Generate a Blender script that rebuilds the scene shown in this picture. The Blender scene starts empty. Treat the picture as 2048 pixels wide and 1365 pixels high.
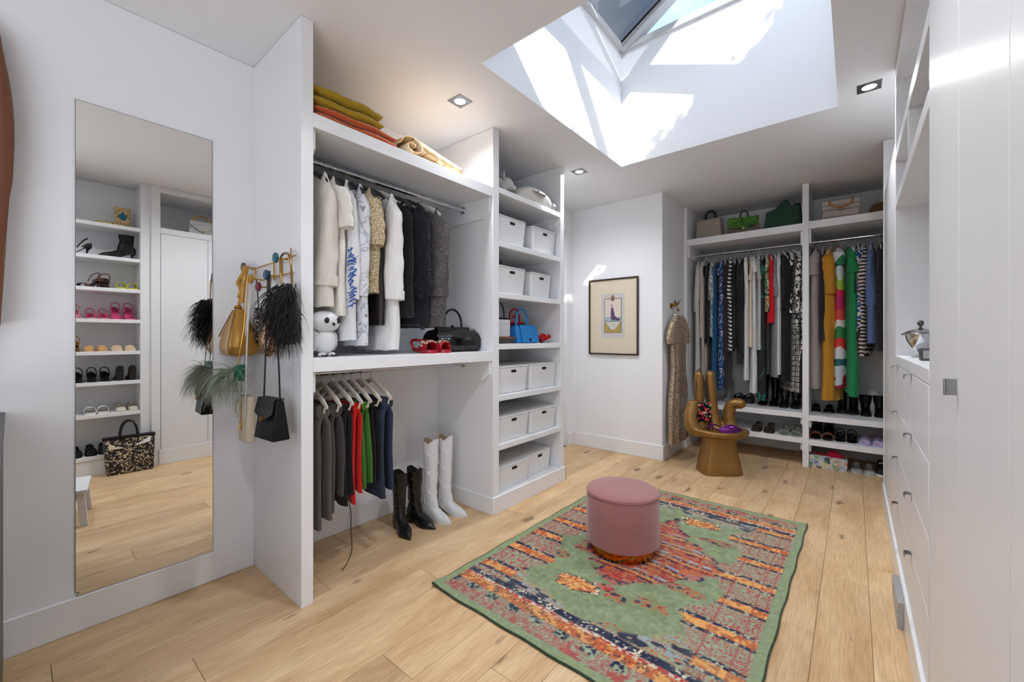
import bpy, bmesh, math, random
import numpy as np
from mathutils import Vector, Matrix
random.seed(7)
SC = bpy.context.scene
COL = SC.collection
PI = math.pi
# ---------------------------------------------------------------- camera
cam_d = bpy.data.cameras.new('camera')
cam = bpy.data.objects.new('camera', cam_d)
COL.objects.link(cam)
cam.location = (0, 0, 1.3)
cam.rotation_euler = (PI / 2, 0, math.radians(39.5435))
cam_d.sensor_width = 36
cam_d.lens = 36 * 827.264 / 2048
cam_d.shift_y = -6.5 / 2048
cam_d.clip_start = 0.01
SC.camera = cam
# ---------------------------------------------------------------- light
SC.view_settings.view_transform = 'Standard'
SC.view_settings.look = 'None'
SC.view_settings.gamma = 1.0
SC.view_settings.use_curve_mapping = False
SC.view_settings.exposure = 1.2
world = bpy.data.worlds.new('sky')
SC.world = world
world.use_nodes = True
wn = world.node_tree
wn.nodes.clear()
w_out = wn.nodes.new('ShaderNodeOutputWorld')
w_bg = wn.nodes.new('ShaderNodeBackground')
w_tc = wn.nodes.new('ShaderNodeTexCoord')
w_nz = wn.nodes.new('ShaderNodeTexNoise')
w_nz.inputs['Scale'].default_value = 3.5
w_nz.inputs['Detail'].default_value = 7
w_rp = wn.nodes.new('ShaderNodeValToRGB')
w_rp.color_ramp.elements[0].position = 0.40
w_rp.color_ramp.elements[0].color = (0.20, 0.34, 0.58, 1)
w_rp.color_ramp.elements[1].position = 0.72
w_rp.color_ramp.elements[1].color = (0.86, 0.90, 0.95, 1)
wn.links.new(w_tc.outputs['Generated'], w_nz.inputs['Vector'])
wn.links.new(w_nz.outputs['Fac'], w_rp.inputs['Fac'])
wn.links.new(w_rp.outputs['Color'], w_bg.inputs['Color'])
wn.links.new(w_bg.outputs['Background'], w_out.inputs['Surface'])
w_bg.inputs['Strength'].default_value = 1.0


def lamp(name, kind, loc, direction, energy, size=None, size_y=None, color=(1, 1, 1)):
    d = bpy.data.lights.new(name, kind)
    d.energy = energy
    d.color = color
    if kind == 'AREA':
        d.shape = 'RECTANGLE'
        d.size = size
        d.size_y = size_y or size
    o = bpy.data.objects.new(name, d)
    COL.objects.link(o)
    o.location = loc
    o.rotation_euler = Vector(direction).to_track_quat('-Z', 'Y').to_euler()
    return o


sun = lamp('sun', 'SUN', (3, -4, 8), (-0.81, 1.0, -0.81), 4.6, color=(1.0, 0.97, 0.93))
sun.data.angle = math.radians(0.6)
# added fills from a made-up window behind the camera, then sky over the lantern
lamp('added_window_fill', 'AREA', (0.80, -2.3, 1.5), (-1, 0.62, 0.0), 8.5, 2.6, 2.2, (1.0, 0.995, 0.985))
lamp('added_uplight_fill', 'AREA', (0.45, -2.3, 0.34), (-0.3, 0.3, 1.0), 20, 2.6, 0.6, (0.98, 0.99, 1.0))  # added uplight that brightens the ceiling by bounce
lamp('skylight_daylight', 'AREA', (-0.85, 2.3, 4.5), (0, 0, -1), 11, 1.5, 2.3, (0.99, 0.99, 1.0))


# ---------------------------------------------------------------- helpers
def S(r, g=None, b=None):
    if g is None:
        r, g, b = r
    f = lambda c: (c / 255 / 12.92) if c / 255 <= 0.04045 else ((c / 255 + 0.055) / 1.055) ** 2.4
    return (f(r), f(g), f(b), 1.0)


class MB:
    def __init__(s):
        s.v = []
        s.f = []

    def add(s, vs, fs):
        o = len(s.v)
        s.v += [tuple(p) for p in vs]
        s.f += [tuple(i + o for i in f) for f in fs]
        return s

    def box(s, x0, x1, y0, y1, z0, z1):
        return s.add([(x0, y0, z0), (x1, y0, z0), (x1, y1, z0), (x0, y1, z0), (x0, y0, z1), (x1, y0, z1), (x1, y1, z1), (x0, y1, z1)],
                     [(3, 2, 1, 0), (4, 5, 6, 7), (0, 1, 5, 4), (1, 2, 6, 5), (2, 3, 7, 6), (3, 0, 4, 7)])

    def loft(s, rings, cap0=True, cap1=True, closed=True):
        n = len(rings[0])
        vs = [p for r in rings for p in r]
        fs = []
        for i in range(len(rings) - 1):
            for j in range(n if closed else n - 1):
                k = (j + 1) % n
                fs.append((i * n + j, i * n + k, (i + 1) * n + k, (i + 1) * n + j))
        if closed and cap0:
            fs.append(tuple(range(n - 1, -1, -1)))
        if closed and cap1:
            m = (len(rings) - 1) * n
            fs.append(tuple(range(m, m + n)))
        return s.add(vs, fs)

    def tube(s, path, r, n=8, flat=1.0, up=(0, 0, 1)):
        """round tube; flat<1 squeezes it along the side direction"""
        P = [Vector(p) for p in path]
        m = len(P)
        R = r if isinstance(r, (list, tuple)) else [r] * m
        rings = []
        T0 = None
        nx = None
        for i in range(m):
            t = (P[min(i + 1, m - 1)] - P[max(i - 1, 0)])
            t = t.normalized() if t.length > 1e-9 else Vector((0, 0, 1))
            if nx is None:
                u = Vector(up)
                if abs(u.dot(t)) > 0.95:
                    u = Vector((1, 0, 0)) if abs(t.x) < 0.9 else Vector((0, 1, 0))
                nx = (u - t * u.dot(t)).normalized()
            else:
                nx = nx - t * nx.dot(t)
                nx = nx.normalized() if nx.length > 1e-6 else t.orthogonal().normalized()
            ny = t.cross(nx)
            rings.append([tuple(P[i] + nx * (R[i] * math.cos(2 * PI * k / n)) + ny * (R[i] * flat * math.sin(2 * PI * k / n))) for k in range(n)])
        return s.loft(rings)

    def lathe(s, prof, n=24, c=(0, 0, 0), sx=1, sy=1):
        rings = [[(c[0] + r * sx * math.cos(2 * PI * k / n), c[1] + r * sy * math.sin(2 * PI * k / n), c[2] + z) for k in range(n)] for r, z in prof]
        return s.loft(rings)

    def ball(s, c, r, n=12, m=8, sx=1, sy=1, sz=1):
        pr = [(max(1e-4, r * math.sin(PI * i / m)), -r * sz * math.cos(PI * i / m)) for i in range(m + 1)]
        return s.lathe(pr, n, c, sx, sy)

    def prism(s, poly, axis, a, b):
        """extrude a 2D outline; axis x: poly=(y,z), y: poly=(x,z), z: poly=(x,y)"""
        def p3(p, t):
            return {'x': (t, p[0], p[1]), 'y': (p[0], t, p[1]), 'z': (p[0], p[1], t)}[axis]
        return s.loft([[p3(p, a) for p in poly], [p3(p, b) for p in poly]])

    def grid(s, fn, nu, nv):
        vs = [fn(i / nu, j / nv) for i in range(nu + 1) for j in range(nv + 1)]
        fs = [(i * (nv + 1) + j, (i + 1) * (nv + 1) + j, (i + 1) * (nv + 1) + j + 1, i * (nv + 1) + j + 1) for i in range(nu) for j in range(nv)]
        return s.add(vs, fs)

    def xf(s, M):
        s.v = [tuple(M @ Vector(p)) for p in s.v]
        return s

    def mesh(s, name, sharp=35):
        me = bpy.data.meshes.new(name)
        me.from_pydata(s.v, [], s.f)
        bm = bmesh.new()
        bm.from_mesh(me)
        bmesh.ops.recalc_face_normals(bm, faces=bm.faces)
        bm.to_mesh(me)
        bm.free()
        if sharp:
            me.polygons.foreach_set('use_smooth', [True] * len(me.polygons))
            me.set_sharp_from_angle(angle=math.radians(sharp))
        return me


def obj(name, mb, mat, parent=None, bevel=0, sharp=35, loc=None, rz=0, subs=0, solid=0):
    me = mb.mesh(name, sharp) if isinstance(mb, MB) else mb
    o = bpy.data.objects.new(name, me)
    COL.objects.link(o)
    if not me.materials:
        me.materials.append(mat)
    if parent:
        o.parent = parent
    if loc:
        o.location = loc
    if rz:
        o.rotation_euler = (0, 0, rz)
    if solid:
        m = o.modifiers.new('solid', 'SOLIDIFY')
        m.thickness = solid
        m.offset = 0
    if bevel:
        m = o.modifiers.new('bevel', 'BEVEL')
        m.width = bevel
        m.segments = 2
        m.limit_method = 'ANGLE'
        m.harden_normals = False
    if subs:
        m = o.modifiers.new('subs', 'SUBSURF')
        m.levels = subs
        m.render_levels = subs
    return o


def tag(o, label, cat, group=None):
    o['label'] = label
    o['category'] = cat
    if group:
        o['group'] = group
    return o


def thing(name, label, cat, loc=(0, 0, 0), rz=0, group=None):
    o = bpy.data.objects.new(name, None)
    o.empty_display_size = 0.05
    COL.objects.link(o)
    o.location = loc
    o.rotation_euler = (0, 0, rz)
    return tag(o, label, cat, group)


def struct(name, mb, mat, bevel=0, sharp=35, label=None):
    o = obj(name, mb, mat, bevel=bevel, sharp=sharp)
    o['kind'] = 'structure'
    if label:
        o['label'] = label
    return o


def ss(a, b, x):
    t = min(1, max(0, (x - a) / (b - a))) if a != b else float(x > a)
    return t * t * (3 - 2 * t)


def lerp(tab, x):
    if x <= tab[0][0]:
        return tab[0][1]
    for (a, u), (b, v) in zip(tab, tab[1:]):
        if x <= b:
            return u + (v - u) * (x - a) / (b - a)
    return tab[-1][1]


def spline(pts, k=8):
    P = [Vector(p) for p in pts]
    P = [2 * P[0] - P[1]] + P + [2 * P[-1] - P[-2]]
    out = []
    for i in range(1, len(P) - 2):
        for j in range(k):
            t = j / k
            a, b, c, d = P[i - 1], P[i], P[i + 1], P[i + 2]
            out.append(tuple(0.5 * ((2 * b) + (c - a) * t + (2 * a - 5 * b + 4 * c - d) * t * t + (3 * b - a - 3 * c + d) * t ** 3)))
    out.append(tuple(P[-2]))
    return out


# ---------------------------------------------------------------- materials
MC = {}


def nodes(name):
    m = bpy.data.materials.new(name)
    m.use_nodes = True
    nt = m.node_tree
    return m, nt, nt.nodes['Principled BSDF']


def N(nt, kind, **kw):
    n = nt.nodes.new(kind)
    for k, v in kw.items():
        if k in n.inputs:
            n.inputs[k].default_value = v
        else:
            setattr(n, k, v)
    return n


def plain(name, col, rough=0.5, metal=0.0, bump=0.0, bscale=60, var=0.0, vscale=6, coat=0.0, sheen=0.0, spec=0.5, trans=0.0, ior=1.45, alpha=1.0, stretch=(1, 1, 1)):
    if name in MC:
        return MC[name]
    m, nt, b = nodes(name)
    if len(col) == 3:
        col = S(col)
    b.inputs['Base Color'].default_value = col
    b.inputs['Roughness'].default_value = rough
    b.inputs['Metallic'].default_value = metal
    b.inputs['Coat Weight'].default_value = coat
    b.inputs['Coat Roughness'].default_value = 0.08
    b.inputs['Sheen Weight'].default_value = sheen
    b.inputs['Specular IOR Level'].default_value = spec
    b.inputs['Transmission Weight'].default_value = trans
    b.inputs['IOR'].default_value = ior
    b.inputs['Alpha'].default_value = alpha
    L = nt.links.new
    if bump or var:
        tc = N(nt, 'ShaderNodeTexCoord')
        mp = N(nt, 'ShaderNodeMapping')
        mp.inputs['Scale'].default_value = stretch
        L(tc.outputs['Object'], mp.inputs['Vector'])
    if var:
        nz = N(nt, 'ShaderNodeTexNoise', Scale=vscale, Detail=4)
        L(mp.outputs[0], nz.inputs['Vector'])
        mx = N(nt, 'ShaderNodeMix', data_type='RGBA')
        mx.inputs[6].default_value = tuple(c * (1 - var) for c in col[:3]) + (1,)
        mx.inputs[7].default_value = tuple(min(1, c * (1 + var)) for c in col[:3]) + (1,)
        L(nz.outputs['Fac'], mx.inputs[0])
        L(mx.outputs[2], b.inputs['Base Color'])
    if bump:
        nb = N(nt, 'ShaderNodeTexNoise', Scale=bscale, Detail=3)
        L(mp.outputs[0], nb.inputs['Vector'])
        bp = N(nt, 'ShaderNodeBump', Strength=bump, Distance=0.004)
        L(nb.outputs['Fac'], bp.inputs['Height'])
        L(bp.outputs['Normal'], b.inputs['Normal'])
    MC[name] = m
    return m


def wrinkle(m, strength=0.55):
    """soft hanging creases on top of the weave relief"""
    nt = m.node_tree
    b = nt.nodes['Principled BSDF']
    tc = N(nt, 'ShaderNodeTexCoord')
    mp = N(nt, 'ShaderNodeMapping')
    mp.inputs['Scale'].default_value = (1, 1, 0.22)
    nt.links.new(tc.outputs['Object'], mp.inputs['Vector'])
    nz = N(nt, 'ShaderNodeTexNoise', Scale=17.0, Detail=2, Distortion=0.6)
    nt.links.new(mp.outputs[0], nz.inputs['Vector'])
    bp = N(nt, 'ShaderNodeBump', Strength=strength, Distance=0.03)
    nt.links.new(nz.outputs['Fac'], bp.inputs['Height'])
    old = b.inputs['Normal'].links
    if old:
        nt.links.new(old[0].from_socket, bp.inputs['Normal'])
    nt.links.new(bp.outputs['Normal'], b.inputs['Normal'])
    return m


def fabric(name, col, rough=0.85, bump=0.25, bscale=220, var=0.08, vscale=14, sheen=0.15, stretch=(1, 1, 0.35), crease=0.55):
    if name in MC:
        return MC[name]
    m = plain(name, col, rough, 0, bump, bscale, var, vscale, sheen=sheen, spec=0.2, stretch=stretch)
    return wrinkle(m, crease) if crease else m


def pattern(name, kind, cols, scale=20, stops=None, rough=0.8, dist=1.5, metal=0.0, stretch=(1, 1, 1), bump=0.0, detail=2):
    """flat textile or paper print: a texture value through a hard-edged ramp"""
    if name in MC:
        return MC[name]
    m, nt, b = nodes(name)
    L = nt.links.new
    tc = N(nt, 'ShaderNodeTexCoord')
    mp = N(nt, 'ShaderNodeMapping')
    mp.inputs['Scale'].default_value = stretch
    L(tc.outputs['Object'], mp.inputs['Vector'])
    if kind == 'noise':
        t = N(nt, 'ShaderNodeTexNoise', Scale=scale, Detail=detail, Distortion=dist)
        out = t.outputs['Fac']
    elif kind == 'voronoi':
        t = N(nt, 'ShaderNodeTexVoronoi', Scale=scale)
        t.feature = 'F1'
        out = t.outputs['Distance']
    elif kind == 'cells':
        t = N(nt, 'ShaderNodeTexVoronoi', Scale=scale)
        sp = N(nt, 'ShaderNodeSeparateColor')
        L(t.outputs['Color'], sp.inputs[0])
        out = sp.outputs[0]
    elif kind == 'edge':
        t = N(nt, 'ShaderNodeTexVoronoi', Scale=scale)
        t.feature = 'DISTANCE_TO_EDGE'
        out = t.outputs['Distance']
    elif kind == 'wave':
        t = N(nt, 'ShaderNodeTexWave', Scale=scale, Distortion=dist, Detail=detail)
        t.bands_direction = 'DIAGONAL'
        out = t.outputs['Fac']
    elif kind == 'rings':
        t = N(nt, 'ShaderNodeTexWave', Scale=scale, Distortion=dist, Detail=detail)
        t.wave_type = 'RINGS'
        out = t.outputs['Fac']
    elif kind == 'magic':
        t = N(nt, 'ShaderNodeTexMagic', Scale=scale, Distortion=dist)
        t.turbulence_depth = 3
        out = t.outputs['Fac']
    elif kind == 'weave':
        t = N(nt, 'ShaderNodeTexBrick', Scale=scale)
        t.inputs['Mortar Size'].default_value = 0.03
        out = t.outputs['Fac']
    L(mp.outputs[0], t.inputs['Vector'])
    r = N(nt, 'ShaderNodeValToRGB')
    cr = r.color_ramp
    cr.interpolation = 'CONSTANT'
    k = len(cols)
    stops = stops or [i / k for i in range(k)]
    while len(cr.elements) < k:
        cr.elements.new(0.5)
    for i in range(k):
        cr.elements[i].position = stops[i]
    for i in range(k):
        cr.elements[i].color = S(cols[i])
    L(out, r.inputs['Fac'])
    L(r.outputs['Color'], b.inputs['Base Color'])
    b.inputs['Roughness'].default_value = rough
    b.inputs['Metallic'].default_value = metal
    if bump:
        bp = N(nt, 'ShaderNodeBump', Strength=bump, Distance=0.003)
        L(out, bp.inputs['Height'])
        L(bp.outputs['Normal'], b.inputs['Normal'])
    MC[name] = m
    return m


WALL = plain('wall_paint', (238, 239, 242), 0.6, bump=0.04, bscale=300)
CEIL = plain('ceiling_paint', (238, 239, 242), 0.6)
JOIN = plain('white_lacquer', (236, 237, 240), 0.28, coat=0.2)
GLOSS = plain('gloss_lacquer', (234, 235, 238), 0.36, coat=0.05, var=0.02, vscale=3, stretch=(1, 1, 0.1))
CHROME = plain('chrome', (205, 205, 208), 0.12, 1.0)
STEEL = plain('brushed_steel', (150, 150, 152), 0.32, 1.0)
BRASS = plain('brass', (196, 150, 74), 0.28, 1.0, var=0.1, vscale=20)
BLACK = plain('black_matte', (22, 21, 22), 0.55)
BLEATHER = plain('black_leather', (15, 14, 15), 0.42, bump=0.15, bscale=90, spec=0.3)
PATENT = plain('black_patent', (8, 8, 9), 0.14, coat=0.35, spec=0.3)
WHITEP = plain('white_plastic', (228, 228, 229), 0.35, bump=0.02, bscale=400)
# ================================================================ structure
ZC = 2.85
XL, XF, XR = -2.65, -2.04, 0.185
YB, YC, YW = 4.385, 5.08, 5.76


def oak():
    m, nt, b = nodes('oak')
    L = nt.links.new
    oi = N(nt, 'ShaderNodeObjectInfo')
    tc = N(nt, 'ShaderNodeTexCoord')
    rnd = N(nt, 'ShaderNodeMath', operation='MULTIPLY')
    rnd.inputs[1].default_value = 57.0
    L(oi.outputs['Random'], rnd.inputs[0])
    cb = N(nt, 'ShaderNodeCombineXYZ')
    L(rnd.outputs[0], cb.inputs[0])
    L(rnd.outputs[0], cb.inputs[1])
    ad = N(nt, 'ShaderNodeVectorMath', operation='ADD')
    L(tc.outputs['Object'], ad.inputs[0])
    L(cb.outputs[0], ad.inputs[1])

    def noise(scale, sx, sy, detail=4, dist=0.0):
        mp = N(nt, 'ShaderNodeMapping')
        mp.inputs['Scale'].default_value = (sx, sy, 1)
        L(ad.outputs[0], mp.inputs['Vector'])
        n = N(nt, 'ShaderNodeTexNoise', Scale=scale, Detail=detail, Distortion=dist)
        L(mp.outputs[0], n.inputs['Vector'])
        return n.outputs['Fac']
    broad = noise(3.0, 2.4, 0.55, 3, 0.6)
    grain = noise(30.0, 5.0, 0.28, 5, 0.4)
    pores = noise(120.0, 4.0, 0.16, 3)
    r1 = N(nt, 'ShaderNodeValToRGB')
    e = r1.color_ramp.elements
    e[0].position = 0.3
    e[0].color = S(202, 163, 117)
    e[1].position = 0.72
    e[1].color = S(232, 200, 156)
    L(broad, r1.inputs['Fac'])
    mx = N(nt, 'ShaderNodeMix', data_type='RGBA', blend_type='MULTIPLY')
    r2 = N(nt, 'ShaderNodeValToRGB')
    e = r2.color_ramp.elements
    e[0].position = 0.32
    e[0].color = (0.74, 0.70, 0.66, 1)
    e[1].position = 0.6
    e[1].color = (1, 1, 1, 1)
    L(grain, r2.inputs['Fac'])
    mx.inputs[0].default_value = 0.8
    L(r1.outputs[0], mx.inputs[6])
    L(r2.outputs[0], mx.inputs[7])
    # knots
    mk = N(nt, 'ShaderNodeMapping')
    mk.inputs['Scale'].default_value = (4.6, 1.9, 1)
    L(ad.outputs[0], mk.inputs['Vector'])
    wob = N(nt, 'ShaderNodeTexNoise', Scale=9.0, Detail=3)
    L(mk.outputs[0], wob.inputs['Vector'])
    wv = N(nt, 'ShaderNodeVectorMath', operation='MULTIPLY_ADD')
    L(wob.outputs['Color'], wv.inputs[0])
    wv.inputs[1].default_value = (0.22, 0.22, 0)
    L(mk.outputs[0], wv.inputs[2])
    vo = N(nt, 'ShaderNodeTexVoronoi', Scale=1.0)
    vo.voronoi_dimensions = '2D'
    L(wv.outputs[0], vo.inputs['Vector'])
    rk = N(nt, 'ShaderNodeValToRGB')
    e = rk.color_ramp.elements
    e[0].position = 0.02
    e[0].color = (0.20, 0.17, 0.15, 1)
    e[1].position = 0.12
    e[1].color = (1, 1, 1, 1)
    sv = N(nt, 'ShaderNodeSeparateColor')
    L(vo.outputs['Color'], sv.inputs[0])
    kd = N(nt, 'ShaderNodeMath', operation='MULTIPLY_ADD')   # only some cells carry a knot, of differing size
    L(sv.outputs[0], kd.inputs[0])
    kd.inputs[1].default_value = 0.26
    L(vo.outputs['Distance'], kd.inputs[2])
    ks = N(nt, 'ShaderNodeMath', operation='SUBTRACT')
    L(kd.outputs[0], ks.inputs[0])
    ks.inputs[1].default_value = 0.05
    L(ks.outputs[0], rk.inputs['Fac'])
    m2 = N(nt, 'ShaderNodeMix', data_type='RGBA', blend_type='MULTIPLY')
    m2.inputs[0].default_value = 0.8
    L(mx.outputs[2], m2.inputs[6])
    L(rk.outputs[0], m2.inputs[7])
    # tone of each plank
    mr = N(nt, 'ShaderNodeMapRange')
    mr.inputs['To Min'].default_value = 0.90
    mr.inputs['To Max'].default_value = 1.06
    L(oi.outputs['Random'], mr.inputs['Value'])
    hs = N(nt, 'ShaderNodeHueSaturation')
    L(mr.outputs[0], hs.inputs['Value'])
    hs.inputs['Saturation'].default_value = 0.96
    L(m2.outputs[2], hs.inputs['Color'])
    L(hs.outputs[0], b.inputs['Base Color'])
    b.inputs['Roughness'].default_value = 0.5
    b.inputs['Specular IOR Level'].default_value = 0.35
    bp = N(nt, 'ShaderNodeBump', Strength=0.22, Distance=0.003)
    am = N(nt, 'ShaderNodeMath', operation='ADD')
    L(grain, am.inputs[0])
    L(pores, am.inputs[1])
    L(am.outputs[0], bp.inputs['Height'])
    L(bp.outputs['Normal'], b.inputs['Normal'])
    return m


OAK = oak()
floor = struct('floor', MB().box(-2.75, 0.95, -4.5, 5.9, -0.06, -0.012), plain('joint_dark', (88, 66, 44), 0.8), label='pale oak plank floor with dark knots')
PITCH = 0.1938
joints = {0: [-0.4, 3.09, 5.0], 1: [0.9, 2.85, 4.8], 2: [0.3, 2.25, 4.2], 3: [-0.7, 1.25, 3.2, 5.1], 4: [0.55, 2.5, 4.45], 5: [-0.2, 1.75, 3.75], 6: [1.204, 3.1, 4.95],
          7: [0.2, 2.15, 4.05], 8: [0.971, 2.9, 4.75], 9: [-0.35, 1.6, 3.55, 5.3], 10: [1.468, 3.4], 11: [0.468, 2.4, 4.3], 12: [-0.9, 1.05, 3.0], 13: [0.1, 2.0, 3.9], 14: [-0.6, 1.35, 3.3], -1: [0.6, 2.6, 4.4], -2: [0, 2, 4], -3: [1, 3]}
for k, js in joints.items():
    x1 = 0.061 - PITCH * (k - 1)
    x0 = x1 - PITCH
    ys = [-4.4, -2.4] + js + [5.8] if js[0] > -2.3 else [-4.4] + js + [5.8]
    for a, b_ in zip(ys, ys[1:]):
        w, l = (x1 - x0) / 2 - 0.0006, (b_ - a) / 2 - 0.0006
        c = 0.0016
        mb = MB()
        mb.loft([[(-w, -l, -0.012), (w, -l, -0.012), (w, l, -0.012), (-w, l, -0.012)],
                 [(-w, -l, -c), (w, -l, -c), (w, l, -c), (-w, l, -c)],
                 [(-w + c, -l + c, 0), (w - c, -l + c, 0), (w - c, l - c, 0), (-w + c, l - c, 0)]])
        obj('plank', mb, OAK, floor, sharp=0, loc=((x0 + x1) / 2, (a + b_) / 2, 0))

# ceiling with the lantern opening
SX0, SX1, SY0, SY1 = -1.62, -0.08, 1.69, 3.52
cm = MB()
cm.box(-2.75, SX0 - 0.1, -4.5, 5.9, ZC, ZC + 0.1)
cm.box(SX1 + 0.1, 0.95, -4.5, 5.9, ZC, ZC + 0.1)
cm.box(SX0 - 0.1, SX1 + 0.1, -4.5, SY0, ZC, ZC + 0.1)
cm.box(SX0 - 0.1, SX1 + 0.1, SY1 + 0.1, 5.9, ZC, ZC + 0.1)
struct('ceiling', cm, CEIL, label='plain white ceiling cut open for the skylight')
ZE = 3.87
YN = 0.95
sm = MB()
sm.prism([(SY0, ZC), (SY1 + 0.1, ZC), (SY1 + 0.1, ZE), (YN - 0.1, ZE), (YN - 0.1, ZC + 0.1), (SY0, ZC + 0.1)], 'x', SX0 - 0.1, SX0)
sm.prism([(SY0, ZC), (SY1 + 0.1, ZC), (SY1 + 0.1, ZE), (YN - 0.1, ZE), (YN - 0.1, ZC + 0.1), (SY0, ZC + 0.1)], 'x', SX1, SX1 + 0.1)
sm.box(SX0, SX1, SY1, SY1 + 0.1, ZC, ZE)
sm.prism([(SY0, ZC + 0.1), (SY0 - 0.1, ZC + 0.1), (YN - 0.1, ZE), (YN, ZE)], 'x', SX0, SX1)
struct('ceiling_shaft', sm, WALL, label='tall white shaft rising to the skylight')
# lantern
FRAME = plain('lantern_frame', (196, 197, 198), 0.4)
GASKET = plain('gasket', (20, 20, 22), 0.5)


def clear_glass(name, tint, refl=0.07):
    m = bpy.data.materials.new(name)
    m.use_nodes = True
    nt = m.node_tree
    nt.nodes.clear()
    o = N(nt, 'ShaderNodeOutputMaterial')
    t = N(nt, 'ShaderNodeBsdfTransparent')
    t.inputs[0].default_value = tint
    g = N(nt, 'ShaderNodeBsdfGlossy', Roughness=0.02)
    mx = N(nt, 'ShaderNodeMixShader')
    mx.inputs[0].default_value = refl
    nt.links.new(t.outputs[0], mx.inputs[1])
    nt.links.new(g.outputs[0], mx.inputs[2])
    nt.links.new(mx.outputs[0], o.inputs[0])
    return m


PANE = clear_glass('roof_glass', (0.93, 0.96, 0.97, 1))
SMOKE = clear_glass('smoked_roof_glass', (0.13, 0.135, 0.145, 1))
RX, RZ, RY = -0.90, 4.24, 3.40
sky = MB()
for (x0, x1, y0, y1) in ((SX0 - 0.06, SX0 + 0.035, YN, SY1 + 0.06), (SX1 - 0.035, SX1 + 0.06, YN, SY1 + 0.06), (SX0 + 0.035, SX1 - 0.035, SY1 - 0.03, SY1 + 0.06), (SX0 + 0.035, SX1 - 0.035, YN - 0.06, YN + 0.035)):
    sky.box(x0, x1, y0, y1, ZE, ZE + 0.05)
win = struct('window_1', sky, FRAME, label='glazed hipped skylight lantern over the ceiling shaft')


def bar(a, b, w, h, mat, name='rafter'):
    a, b = Vector(a), Vector(b)
    t = (b - a).normalized()
    side = t.cross(Vector((0, 0, 1))).normalized()
    up = side.cross(t).normalized()
    mb = MB()
    mb.loft([[tuple(p + side * (w / 2 * sx) + up * (h * sz)) for sx, sz in ((-1, 0), (1, 0), (1, -1), (-1, -1))] for p in (a, b)])
    return obj(name, mb, mat, win)


zt = ZE + 0.06
bar((RX, YN, RZ + 0.03), (RX, RY, RZ + 0.03), 0.09, 0.10, FRAME, 'ridge_bar')
bar((SX0, SY1, zt), (RX, RY, RZ + 0.03), 0.085, 0.08, FRAME, 'hip_rafter')
bar((SX1, SY1, zt), (RX, RY, RZ + 0.03), 0.085, 0.08, FRAME, 'hip_rafter')
for y in (1.74, 2.78):
    bar((SX1, y, zt), (RX, y, RZ + 0.03), 0.10, 0.13, FRAME)
    bar((SX0, y, zt), (RX, y, RZ + 0.03), 0.06, 0.06, FRAME)
for y0, y1 in ((YN, 1.69), (1.79, 2.72), (2.84, RY)):
    y1b = SY1 if y1 == RY else y1
    for sx, mt in ((SX0, SMOKE), (SX1, PANE)):
        mb = MB().add([(sx, y0, zt), (sx, y1b, zt), (RX, y1, RZ + 0.02), (RX, y0, RZ + 0.02)], [(0, 1, 2, 3)])
        obj('pane', mb, mt, win)
obj('pane', MB().add([(SX0, SY1, zt), (SX1, SY1, zt), (RX, RY, RZ + 0.02)], [(0, 1, 2)]), PANE, win)
obj('pane', MB().add([(SX0, YN, zt), (SX1, YN, zt), (RX, YN + 0.1, RZ + 0.02)], [(0, 1, 2)]), PANE, win)
bar((SX0 + 0.055, SY1 - 0.004, zt - 0.005), (RX + 0.03, RY - 0.004, RZ - 0.005), 0.014, 0.012, GASKET, 'gasket')
bar((SX0 + 0.012, SY1 - 0.075, zt - 0.012), (RX - 0.03, RY - 0.05, RZ - 0.03), 0.014, 0.012, GASKET, 'gasket')

# planting added beside the lantern, unseen: its ragged top is shaped to cut sunlight
hd = MB()
rsx = random.Random(12)
for i in range(2600):
    yh = rsx.uniform(-0.6, 3.2)
    top = lerp([(-0.6, 4.75), (0.6, 4.72), (1.6, 4.57), (2.4, 4.33), (3.2, 4.25)], yh) + 0.05 * math.sin(yh * 17) + 0.03 * math.sin(yh * 41)
    p = Vector((rsx.uniform(0.22, 0.42), yh, top - abs(rsx.gauss(0, 0.22))))
    a, b_ = Vector((rsx.uniform(-1, 1), rsx.uniform(-1, 1), rsx.uniform(-1, 1))).normalized() * 0.045, Vector((rsx.uniform(-1, 1), rsx.uniform(-1, 1), rsx.uniform(-1, 1))).normalized() * 0.03
    hd.add([p - a, p - b_, p + a, p + b_], [(0, 1, 2, 3)])
hd.loft([[(0.26, yh, 3.2), (0.40, yh, 3.2), (0.40, yh, lerp([(-0.6, 4.70), (0.6, 4.67), (1.6, 4.52), (2.4, 4.28), (3.2, 4.2)], yh)), (0.26, yh, lerp([(-0.6, 4.70), (0.6, 4.67), (1.6, 4.52), (2.4, 4.28), (3.2, 4.2)], yh))] for yh in (-0.6, 0.6, 1.6, 2.4, 3.2)])
hg = obj('sun_cut_hedge', hd, plain('hedge_green', (58, 84, 40), 0.8), sharp=0)
tag(hg, 'dense green hedge added unseen on the roof to cut the sunlight', 'hedge')
hg['kind'] = 'stuff'
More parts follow.
